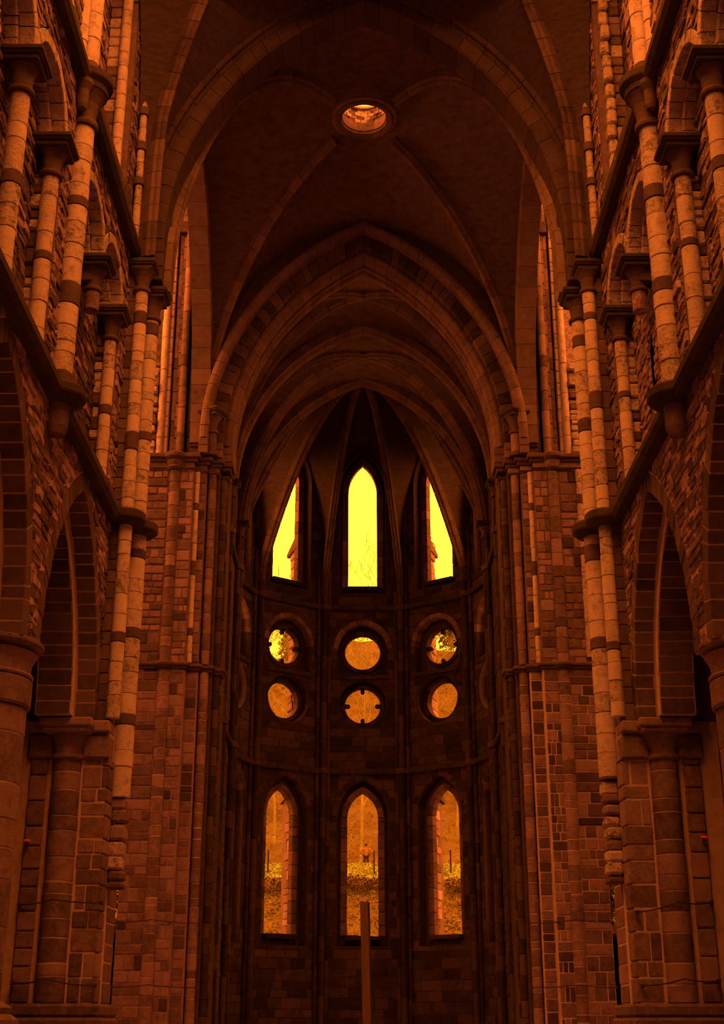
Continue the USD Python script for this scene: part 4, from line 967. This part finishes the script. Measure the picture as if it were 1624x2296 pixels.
    for zz, u0, u1, pr in ((9.95, -HW, HW, .17), (16.05, -HW, HW, .17), (13.42, -.95, .95, .1)):
        us = np.linspace(u0, u1, 4 if pr > .12 else 3)
        for a, b in zip(us[:-1], us[1:]):
            m = blk(a + .004, b - .004, -.1, pr, zz, zz + (.2 if pr > .12 else .1), .03)
            put(p, 'string_stone', fix((F(m[0][:, 0], m[0][:, 2], m[0][:, 1]), m[1])), 'string')
# corner shafts, ribs and webs of the apse vault
def fr(t): return 23.6 - 6.6 * np.asarray(t) ** 2
verts = [(-90, 'far left end'), (-54, 'left'), (-18, 'middle left'), (18, 'middle right'), (54, 'right'), (90, 'far right end')]
for deg, nm in verts:
    a = math.radians(deg); e = np.array([math.sin(a), math.cos(a)]); o = np.array([e[1], -e[0]])
    q = thing('apse_shaft', 'cluster of thin shafts rising in the %s corner of the apse' % nm, 'shaft', (*(C0 + e * RV), 1.0))
    for du, dr, r in ((-.2, .14, .075), (0, .22, .11), (.2, .14, .075)):
        P = C0 + e * (RV - dr) + o * du
        c = sub(q, 'slim_shaft'); shaft(c, P[0], P[1], 1.0, 16.9 if r > .1 else 20.8, r, .8, 'ashlar_dark', 571 + deg + int(du * 10), bands=[(9.95, 10.15), (16.05, 16.25)], bandr=.04, seg=10)
    t = np.linspace(.02, 1, 26)
    P = np.c_[C0[0] + e[0] * RV * .97 * t, C0[1] + e[1] * RV * .97 * t, fr(t) - .02]
    P = np.vstack([P, [P[-1, 0], P[-1, 1], 16.6]])
    dP = np.gradient(P, axis=0); up = np.cross(np.cross(dP, [0, 0, 1.0]), dP); up /= np.maximum(1e-9, np.linalg.norm(up, axis=1, keepdims=True)); up[-1] = [e[0], e[1], 0]; up[-2] = [e[0], e[1], .3]
    q = thing('vault_rib', 'curving rib of the apse vault rising from the %s corner to the boss' % nm, 'vault rib', P[-1])
    rib_along(q, P, up, .24, .26, 'rib_choir_shade', .6, 573)
q = thing('vault_boss', 'small round boss where the apse ribs meet', 'boss', (0, AY, 23.2))
put(q, 'boss', lathe([(.02, 23.18), (.18, 23.2), (.28, 23.3), (.3, 23.45), (.2, 23.6)], 0, AY, 20), 'rib')
p = struct('ceiling_apse', 'radiating webs of the apse vault')
for deg, nm in facets:
    phi = math.radians(deg); d = np.array([math.sin(phi), math.cos(phi)]); t_ = np.array([math.cos(phi), -math.sin(phi)])
    t = np.linspace(.01, 1.0, 22); sgrid = np.sin(np.linspace(-1, 1, 23) * PI / 2)
    T, S = np.meshgrid(t, sgrid, indexing='ij')
    gc = 23.65 - .75 * T ** 2
    Z = fr(T) + (gc - fr(T)) * np.sqrt(np.maximum(0, 1 - np.abs(S) ** 1.7))
    XY = C0 + (d[None, None] * RI + t_[None, None] * HW * S[..., None]) * T[..., None]
    G = np.concatenate([XY, Z[..., None]], -1); m, n = G.shape[:2]; TT = G + [0, 0, .22]
    V = np.vstack([G.reshape(-1, 3), TT.reshape(-1, 3)]); kk = m * n; idx = np.arange(kk).reshape(m, n)
    a, b, c_, dd = idx[:-1, :-1].ravel(), idx[1:, :-1].ravel(), idx[1:, 1:].ravel(), idx[:-1, 1:].ravel()
    put(p, 'web', (V, np.vstack([np.c_[a, b, c_], np.c_[a, c_, dd], np.c_[a, c_, b] + kk, np.c_[a, dd, c_] + kk])), 'web_choir_shade')
# buttresses outside
for deg, nm in [v for v in verts if abs(v[0]) < 90]:
    a = math.radians(deg); e = np.array([math.sin(a), math.cos(a)]); o = np.array([e[1], -e[0]])
    q = thing('buttress', 'tall stone buttress outside the %s corner of the apse, seen through the windows' % nm, 'buttress', (*(C0 + e * 6.4), 0))
    def PB(m): 
        v = m[0]; return np.c_[C0[0] + e[0] * v[:, 0] + o[0] * v[:, 1], C0[1] + e[1] * v[:, 0] + o[1] * v[:, 1], v[:, 2]], m[1]
    put(q, 'core', PB(blk(5.2, 7.55, -.5, .5, -.2, 19.1, .03)), 'mortar_dark')
    rng = R0(581 + deg)
    z = 2.2
    while z < 19.1:
        h = rng.uniform(.22, .42); e_ = min(z + h, 19.12)
        for sd in (-1, 1):
            us = [5.25, rng.uniform(5.8, 6.3), rng.uniform(6.7, 7.0), 7.6]
            for u0, u1 in zip(us[:-1], us[1:]):
                pale = u1 > 7.5 and rng.rand() < .6
                if abs(deg) < 20 or u1 > 7: put(q, 'block', fix(PB(jolt(blk(u0 + .01, u1 - .01, *sorted((sd * .38, sd * (.54 + rng.uniform(0, .06)))), z + .01, e_ - .01, .02), rng, .006))), 'ashlar' if pale else ('ashlar_mid' if rng.rand() < .7 else 'ashlar_deep'))
        z = e_
    cap = sweep([(5.1, 0), (7.85, -.75), (7.85, -.9), (5.1, -.9)], np.array([[0, -.64, 20.0], [0, .64, 20.0]]), np.tile([1., 0, 0], (2, 1)), np.tile([0, 0, 1.], (2, 1)))
    put(q, 'sloping_cap', fix(PB(cap)), 'ashlar_dark')
    cap = sweep([(7.4, 0), (8.1, -.4), (8.1, -.55), (7.4, -.45)], np.array([[0, -.66, 9.9], [0, .66, 9.9]]), np.tile([1., 0, 0], (2, 1)), np.tile([0, 0, 1.], (2, 1)))
    put(q, 'weathering', fix(PB(cap)), 'ashlar_dark')
    put(q, 'lower_stage', PB(blk(7.3, 8.0, -.56, .56, -.2, 9.4, .03)), 'ashlar_mid')
# ------------------------------------------------------------------ outside: bank, hill, trees, posts, a walker
def gz(x, y):
    x, y = np.asarray(x, float), np.asarray(y, float)
    n = (meshkit.fbm(np.stack([x * .25, y * .25, 0 * x], -1), 3, 7) - .5)
    bank = np.interp(y, [47, 56, 60, 81, 82.5, 90, 91, 96, 150, 176, 260], [-.15, 0, 1.2, 9.2, 10.0, 11.45, 11.3, 11.6, 43.8, 45.0, 45.0])
    bank = bank - np.interp(y, [96, 150], [0, 1]) * (2.2 * np.clip((-x - 4) / 5, 0, 1) + 1.5 * np.clip((x - 5) / 5, 0, 1))
    return bank + n * np.interp(y, [50, 60, 80, 82, 96, 110], [.02, .5, .4, .06, .1, 2.2])
xs, ys = np.linspace(-70, 70, 141), np.r_[np.arange(48.5, 96, .6), np.arange(96, 200, 1.5)]
GX, GY = np.meshgrid(xs, ys, indexing='ij'); V = np.stack([GX, GY, gz(GX, GY)], -1).reshape(-1, 3)
idx = np.arange(len(V)).reshape(GX.shape)
def terrain(name, label, lo, hi, mat):
    k = np.nonzero((ys >= lo) & (ys <= hi))[0]; b = idx[:, k[0]:k[-1] + 1]; vv = V[b.ravel()]; j = np.arange(b.size).reshape(b.shape)
    a, bb, c, d = j[:-1, :-1].ravel(), j[1:, :-1].ravel(), j[1:, 1:].ravel(), j[:-1, 1:].ravel()
    p = struct(name, label); put(p, 'ground', (vv, np.vstack([np.c_[a, bb, c], np.c_[a, c, d]])), mat)
terrain('ground', 'leaf-strewn bank rising behind the apse', 48, 82.4, 'litter')
terrain('ground', 'bright grass strip along the top of the bank', 81.7, 91.4, 'grass')
terrain('ground', 'brown wooded hillside beyond the bank', 90.8, 201, 'hill')
# leaf litter and scrub on the bank, what nobody could count
def blades(n, xr, yr, size, seed, hgt=None):
    r = R0(seed); x = r.uniform(*xr, n); y = r.uniform(*yr, n); z = gz(x, y)
    if hgt is not None: z = z + r.uniform(0, 1, n) * hgt
    a = r.uniform(0, 2 * PI, n); t = r.uniform(-1, 1, n); s_ = size * r.uniform(.5, 1.4, n)
    d1 = np.c_[np.cos(a), np.sin(a) * .5, t] * s_[:, None]; d2 = np.c_[-np.sin(a) * .6, np.cos(a) * .4, r.uniform(-.6, .6, n)] * s_[:, None] * .8
    c = np.c_[x, y, z + size * .4]
    v = np.stack([c - d1, c + d2, c + d1, c - d2], 1).reshape(-1, 3); k = np.arange(n) * 4
    return v, np.vstack([np.c_[k, k + 1, k + 2], np.c_[k, k + 2, k + 3]])
q = put('/World', 'leaf_litter', blades(16000, (-9, 9), (60, 81), .09, 601), 'leaf', 'fallen leaves and low growth strewn over the bank behind the apse', 'leaves', 'stuff')
q = put('/World', 'grass', blades(9000, (-9, 9), (82, 90.2), .10, 602, .12), 'grass', 'bright tufts of grass along the top of the bank', 'grass', 'stuff')
q = put('/World', 'undergrowth', blades(26000, (-24, 24), (96, 165), .11, 603, 1.2), 'twig', 'brown undergrowth covering the wooded hillside', 'undergrowth', 'stuff')
def limb(P, rad, sides=4):
    P = np.asarray(P, float); m = len(P); T = np.gradient(P, axis=0); T /= np.linalg.norm(T, axis=1, keepdims=True)
    A = np.cross(T, [.3, .2, .93] if abs(T[0, 2]) < .9 else [1., 0, 0]); A /= np.linalg.norm(A, axis=1, keepdims=True); B = np.cross(T, A)
    a = np.arange(sides) * 2 * PI / sides
    V = (P[:, None] + np.asarray(rad)[:, None, None] * (np.cos(a)[None, :, None] * A[:, None] + np.sin(a)[None, :, None] * B[:, None])).reshape(-1, 3)
    i = np.arange(sides); j = (i + 1) % sides; f = []
    for k in range(m - 1): o = k * sides; f += [np.c_[o + i, o + j, o + sides + j], np.c_[o + i, o + sides + j, o + sides + i]]
    return V, np.vstack(f)
def bare_tree(path, height, r0, seed, spread=.5, thick=1.0):
    rng = R0(seed); br = []
    def grow(p, d, L, r, depth):
        n = 4 if depth else 7
        P = [p]; dd = d.copy()
        for k in range(n):
            dd = dd + rng.uniform(-1, 1, 3) * (.06 if depth == 0 else .17) + [0, 0, .03 * depth]; dd /= np.linalg.norm(dd); P.append(P[-1] + dd * L / n)
        P = np.array(P); rr = np.linspace(r, r * (.25 if depth == 0 else .3), n + 1)
        m = limb(P, np.maximum(rr, .012 * thick), 7 if depth == 0 else 4 if depth == 1 else 3)
        if depth == 0: put(path, 'trunk', m, 'bark')
        else: br.append(m)
        if depth >= 3: return
        for k in range((15, 6, 4)[depth]):
            t = rng.uniform(.25 if depth == 0 else .2, 1); q_ = np.array([np.interp(t * n, np.arange(n + 1), P[:, i]) for i in range(3)])
            a = rng.uniform(0, 2 * PI); o = np.array([math.cos(a), math.sin(a), 0])
            nd = dd * .45 + o * spread * 1.5 + [0, 0, .35]; nd /= np.linalg.norm(nd)
            grow(q_, nd, L * (.42, .55, .5)[depth] * rng.uniform(.6, 1.1) * (1.15 - .6 * t * (depth == 0)), np.interp(t * n, np.arange(n + 1), rr) * .55, depth + 1)
    grow(np.zeros(3), np.array([0, 0, 1.]), height, r0, 0)
    put(path, 'branches', join(br), 'bark')
protos = []
def tree(kind, x, y, label, rz=0, sc=1.0):
    z = float(gz(x, y)) - .2
    name = 'bare_tree'
    path = fresh('/World', name); xf = UsdGeom.Xform.Define(stage, path)
    xf.AddTranslateOp().Set(Gf.Vec3d(x, y, z)); xf.AddRotateZOp().Set(rz); xf.AddScaleOp().Set(Gf.Vec3f(sc, sc, sc))
    offset[path] = np.zeros(3); pr = xf.GetPrim()
    first = [p_ for p_ in protos if p_[0] == kind]
    if first: pr.GetReferences().AddInternalReference(first[0][1]); pr.SetInstanceable(True)
    else:
        protos.append((kind, path)); bare_tree(path, (13, 11, 8, 15)[kind], (.15, .12, .09, .12)[kind], 611 + kind, (.5, .7, .8, .4)[kind], (1, 1, .9, 1.1)[kind])
    return pr
data(tree(3, -.02, 97, '', 0, 1.0), label='straight pale tree trunk behind the walker, in the middle lancet', category='tree')
rng = R0(621); k = 0
spots = [(-6.4, 100, 1), (-8.6, 104, 2), (7.2, 101, 1), (8.9, 106, 2), (-4.6, 110, 0), (4.4, 112, 0), (-9.8, 118, 3), (10.6, 117, 3), (-2.0, 120, 1), (2.6, 123, 3), (-6.6, 126, 0), (7.4, 127, 1), (-12, 131, 1), (13, 133, 0),
         (0.2, 131, 0), (-3.4, 138, 3), (4.0, 139, 1), (-9.6, 141, 0), (9.8, 142, 3), (-14.5, 148, 3), (15.5, 147, 1), (-1, 148, 3), (6.8, 151, 0), (-6.8, 153, 1), (12.4, 157, 3), (-11.4, 158, 0)]
words = ['low on the hillside', 'part way up the hillside', 'high on the hillside']
for x, y, kd in spots:
    pr = tree(2 if y > 129 else kd, x, y, '', rng.uniform(0, 360), rng.uniform(.85, 1.15) * (.62 if y > 129 else 1))
    w = words[0] if y < 115 else words[1] if y < 135 else words[2]
    data(pr, label='bare winter tree standing %s, through the apse windows' % w, category='tree', group='bare trees ' + w)
def bush(x, y, w, h, label, n, seed, size, mat, zoff=0.0):
    q = thing('bush', label, 'bush', (x, y, float(gz(x, y))))
    r = R0(seed); P = r.normal(0, 1, (n, 3)); P /= np.linalg.norm(P, axis=1, keepdims=True); P *= r.uniform(.45, 1, (n, 1))
    P *= 1 + .35 * (meshkit.fbm(P * 2.3 + 5, 2, seed)[:, None] - .5) * 2
    c = np.array([x, y, float(gz(x, y)) + h * .5 + zoff]) + P * [w / 2, w / 2, h / 2]
    a = r.uniform(0, 2 * PI, n); s_ = size * r.uniform(.5, 1.3, n)
    d1 = np.c_[np.cos(a), np.sin(a), r.uniform(-1, 1, n)] * s_[:, None]; d2 = np.c_[-np.sin(a), np.cos(a), r.uniform(-1, 1, n)] * s_[:, None] * .6
    v = np.stack([c - d1, c + d2, c + d1, c - d2], 1).reshape(-1, 3); kk = np.arange(n) * 4
    put(q, 'foliage', (v, np.vstack([np.c_[kk, kk + 1, kk + 2], np.c_[kk, kk + 2, kk + 3]])), mat)
    m = join([limb([[x + .15 * i, y, float(gz(x, y)) - .1], [x + .2 * i, y + .1 * i, float(gz(x, y)) + h * .4 + zoff], [x + w * .12 * i, y, float(gz(x, y)) + h * .8 + zoff]], [.05, .04, .015]) for i in (-2, -1, 0, 1, 2)])
    put(q, 'stems', m, 'twig')
bush(-.3, 80.1, 2.8, .95, 'dark scrubby bush below the grass strip in the middle lancet, left half', 1300, 631, .07, 'twig')
bush(1.7, 80.2, 2.6, .9, 'dark scrubby bush below the grass strip in the middle lancet, right half', 1300, 632, .07, 'twig')
bush(-5.2, 79.9, 3.2, .9, 'dark scrubby bush below the grass strip in the left lancet', 1300, 633, .07, 'twig')
bush(6.1, 79.9, 3.2, .95, 'dark scrubby bush below the grass strip in the right lancet', 1300, 634, .07, 'twig')
bush(9.8, 140, 4, 7, 'leafy tree crown against the sky in the upper round window on the right', 1800, 635, .25, 'leaf', 3)
bush(-7.3, 140, 3.2, 5, 'leafy tree crown against the sky in the upper round window on the left', 1500, 636, .25, 'leaf', 2)
bush(7.3, 66.5, 3.5, 1.6, 'leafy low bush on the bank at the foot of the right lancet', 1200, 637, .12, 'leaf')
bush(6.9, 40.2, 2.0, 4.6, 'pale leafy bush beyond the transept, glimpsed through the gap on the right', 1200, 638, .12, 'leaf', 3.4)
bush(-6.9, 40.2, 2.0, 4.6, 'pale leafy bush beyond the transept, glimpsed through the gap on the left', 1200, 639, .12, 'leaf', 3.4)
for x, y, lab in ((-5.72, 83.5, 'thin dark fence post in the left lancet'), (.78, 82.6, 'thin dark fence post beside the walker in the middle lancet'), (5.5, 83.5, 'thin dark fence post in the right lancet')):
    z = float(gz(x, y)); q = thing('fence_post', lab, 'post', (x, y, z))
    put(q, 'stake', lathe([(.05, z - .3), (.05, z + 1.42), (.035, z + 1.48)], x, y, 8), 'tarred')
# ------------------------------------------------------------------ the walker on the bank
import manifold3d as m3
import trimesh
def hulls(bones, step=.03, smooth=4):
    parts = []
    for a, ra, b, rb in bones:
        s1 = m3.Manifold.sphere(ra, 14).translate(tuple(map(float, a))); s2 = m3.Manifold.sphere(rb, 14).translate(tuple(map(float, b)))
        parts.append(m3.Manifold.batch_hull([s1, s2]))
    out = parts[0]
    for q_ in parts[1:]: out = out + q_
    out = out.refine_to_length(step); me = out.to_mesh(); t = trimesh.Trimesh(me.vert_properties[:, :3], me.tri_verts, process=True)
    trimesh.smoothing.filter_taubin(t, iterations=smooth); return np.array(t.vertices), np.array(t.faces)
wx, wy = .35, 92.3; wz = float(gz(wx, wy))
O = np.array([wx, wy, wz])
q = thing('person', 'person in a pale top and dark trousers standing on the bank, hands on hips', 'person', O)
def at(m): return m[0] * [-1, -1, 1] + O, m[1]
hips = np.array([0, 0, .95]); arms = []
for sd in (-1, 1):
    sh, el, wr = np.array([sd * .2, .0, 1.42]), np.array([sd * .42, .06, 1.17]), np.array([sd * .21, -.06, 1.03])
    arms.append((sh, el, wr))
    hand = [(wr, .03, wr + [-sd * .05, -.03, -.02], .035)]
    for f in range(4): hand.append((wr + [-sd * .05, -.02 - .012 * f, -.02], .011, wr + [-sd * (.09 + .01 * (f in (1, 2))), -.05 - .02 * f, -.03 - .015 * f], .009))
    hand.append((wr + [-sd * .02, .0, -.01], .012, wr + [-sd * .06, .05, -.03], .009))
    put(q, 'hand', at(hulls(hand, .01, 2)), 'skin')
put(q, 'shirt', at(hulls([((0, 0, 1.0), .17, (0, 0, 1.2), .17), ((-.08, 0, 1.2), .16, (.08, 0, 1.34), .15), ((-.17, 0, 1.4), .085, (.17, 0, 1.4), .085), ((0, 0, 1.42), .1, (0, 0, 1.48), .07)] +
    [b for sh, el, wr in arms for b in ((sh, .075, el, .06), (el, .058, wr, .042))])), 'cloth_pale')
put(q, 'trousers', at(hulls([((-.06, 0, .95), .15, (.06, 0, .95), .15)] + [b for sd in (-1, 1) for b in ((np.array([sd * .09, 0, .9]), .1, np.array([sd * .12, .0, .5]), .075), (np.array([sd * .12, 0, .5]), .073, np.array([sd * .13, .02, .12]), .055))])), 'cloth_dark')
put(q, 'shoes', at(hulls([b for sd in (-1, 1) for b in ((np.array([sd * .13, .03, .05]), .05, np.array([sd * .14, -.13, .045]), .04),)])), 'hair')
put(q, 'head', at(hulls([((0, .01, 1.5), .055, (0, 0, 1.58), .06), ((0, .01, 1.66), .092, (0, -.02, 1.61), .075), ((0, -.09, 1.635), .014, (0, -.105, 1.61), .014), ((-.088, .01, 1.64), .02, (-.09, .015, 1.62), .018), ((.088, .01, 1.64), .02, (.09, .015, 1.62), .018)], .014, 2)), 'skin')
put(q, 'eyes', at(join([hulls([((sd * .032, -.088, 1.65), .009, (sd * .034, -.088, 1.65), .009)], .01, 0) for sd in (-1, 1)])), 'hair')
put(q, 'mouth', at(hulls([((-.02, -.092, 1.575), .005, (.02, -.092, 1.575), .005)], .01, 0)), 'skin')
put(q, 'hair', at(hulls([((0, .03, 1.69), .09, (0, .02, 1.7), .092), ((0, .06, 1.64), .075, (0, .05, 1.68), .08)], .03, 2)), 'hair')
# ------------------------------------------------------------------ small things in the church
q = thing('wooden_post', 'tall plain wooden post standing in the nave before the middle lancet', 'post', (.06, 22, 0))
put(q, 'post', fix(sweep([(-.068, -.05), (.068, -.05), (.068, .05), (-.068, .05)], np.array([[.03, 22, 0], [0, 22, 1.8], [-.04, 22, 3.44]]), np.tile([1., 0, 0], (3, 1)), np.tile([0, 1., 0], (3, 1)))), 'wood')
put(q, 'edge_batten', fix(sweep([(.06, -.065), (.085, -.065), (.085, .02), (.06, .02)], np.array([[.03, 22, 0], [0, 22, 1.8], [-.04, 22, 3.42]]), np.tile([1., 0, 0], (3, 1)), np.tile([0, 1., 0], (3, 1)))), 'iron')
put(q, 'foot', blk(-.2, .26, 21.85, 22.15, 0, .25, .02), 'wood')
def cable(pts, sag, label, r=.012):
    pts = np.array(pts, float); P = []
    for a, b in zip(pts[:-1], pts[1:]):
        t = np.linspace(0, 1, 9)[:-1]; P += [a * (1 - x) + b * x - [0, 0, sag * 4 * x * (1 - x)] for x in t]
    P = np.array(P + [pts[-1]]); q = thing('cable', label, 'cable', P[0]); put(q, 'wire', fix(limb(P, np.full(len(P), r), 6)), 'iron')
    for k in (0, -1):
        c = P[k]; put(q, 'hook', blk(c[0] - .03, c[0] + .03, c[1] - .05, c[1] + .05, c[2] - .04, c[2] + .03, .01), 'iron')
cable([(-6.25, 24.82, 3.62), (-5.62, 24.66, 3.7), (-4.78, 24.86, 3.66)], .02, 'upper thin dark cable strung across the half column on the left')
cable([(-6.25, 24.82, 2.3), (-5.62, 24.66, 2.35), (-4.8, 24.86, 2.25)], .03, 'lower thin dark cable strung across the half column on the left')
cable([(-6.1, 33.9, 3.95), (-5.2, 33.76, 4.0), (-4.1, 34.3, 3.95)], .02, 'upper thin dark cable strung across the choir pier on the left')
cable([(-6.1, 33.9, 2.45), (-5.2, 33.76, 2.5), (-4.1, 34.3, 2.45)], .02, 'lower thin dark cable strung across the choir pier on the left')
cable([(4.9, 24.88, 3.5), (5.62, 24.66, 3.66), (6.25, 24.82, 3.66)], .03, 'upper thin dark cable strung across the half column on the right')
cable([(4.9, 24.88, 2.25), (5.62, 24.66, 2.36), (6.25, 24.82, 2.33)], .03, 'lower thin dark cable strung across the half column on the right')
cable([(4.1, 34.3, 3.95), (5.2, 33.76, 4.0), (6.1, 33.9, 3.95)], .02, 'upper thin dark cable strung across the choir pier on the right')
cable([(4.1, 34.3, 2.45), (5.2, 33.76, 2.5), (6.1, 33.9, 2.45)], .02, 'lower thin dark cable strung across the choir pier on the right')
for s, side in SIDES:
    c = np.array([s * 6.22, 24.86, zpx(1886 if s < 0 else 1878, 24.8)])
    q = thing('red_cap', 'small flat red fitting fixed to the side of the arcade respond on the %s' % side, 'fitting', c)
    put(q, 'cap', lathe([(.02, c[2] - .02), (.05, c[2] - .025), (.07, c[2]), (.06, c[2] + .025), (.02, c[2] + .03)], c[0], c[1] - .07, 14), 'red')
    put(q, 'bracket', blk(c[0] - .02, c[0] + .02, c[1] - .08, c[1] + .1, c[2] - .05, c[2] - .02, .005), 'iron')
# tufts growing on the buttress cap in the right window
bush_at = C0 + np.array([math.sin(math.radians(18)), math.cos(math.radians(18))]) * 7.5
r = R0(651); n = 260; P = r.normal(0, .16, (n, 3)) * [1, 1, 1.3]; c = np.array([bush_at[0] + .25, bush_at[1], 19.6]) + P; a = r.uniform(0, 2 * PI, n)
d1 = np.c_[np.cos(a), np.sin(a), r.uniform(-.2, 1, n)] * .08; d2 = np.c_[-np.sin(a), np.cos(a), r.uniform(-1, 1, n)] * .02
v = np.stack([c - d1, c + d2, c + d1, c - d2], 1).reshape(-1, 3); kk = np.arange(n) * 4
q = thing('tuft', 'tuft of weeds growing on the buttress cap in the right upper window', 'plant', c.mean(0)); put(q, 'foliage', (v, np.vstack([np.c_[kk, kk + 1, kk + 2], np.c_[kk, kk + 2, kk + 3]])), 'twig')
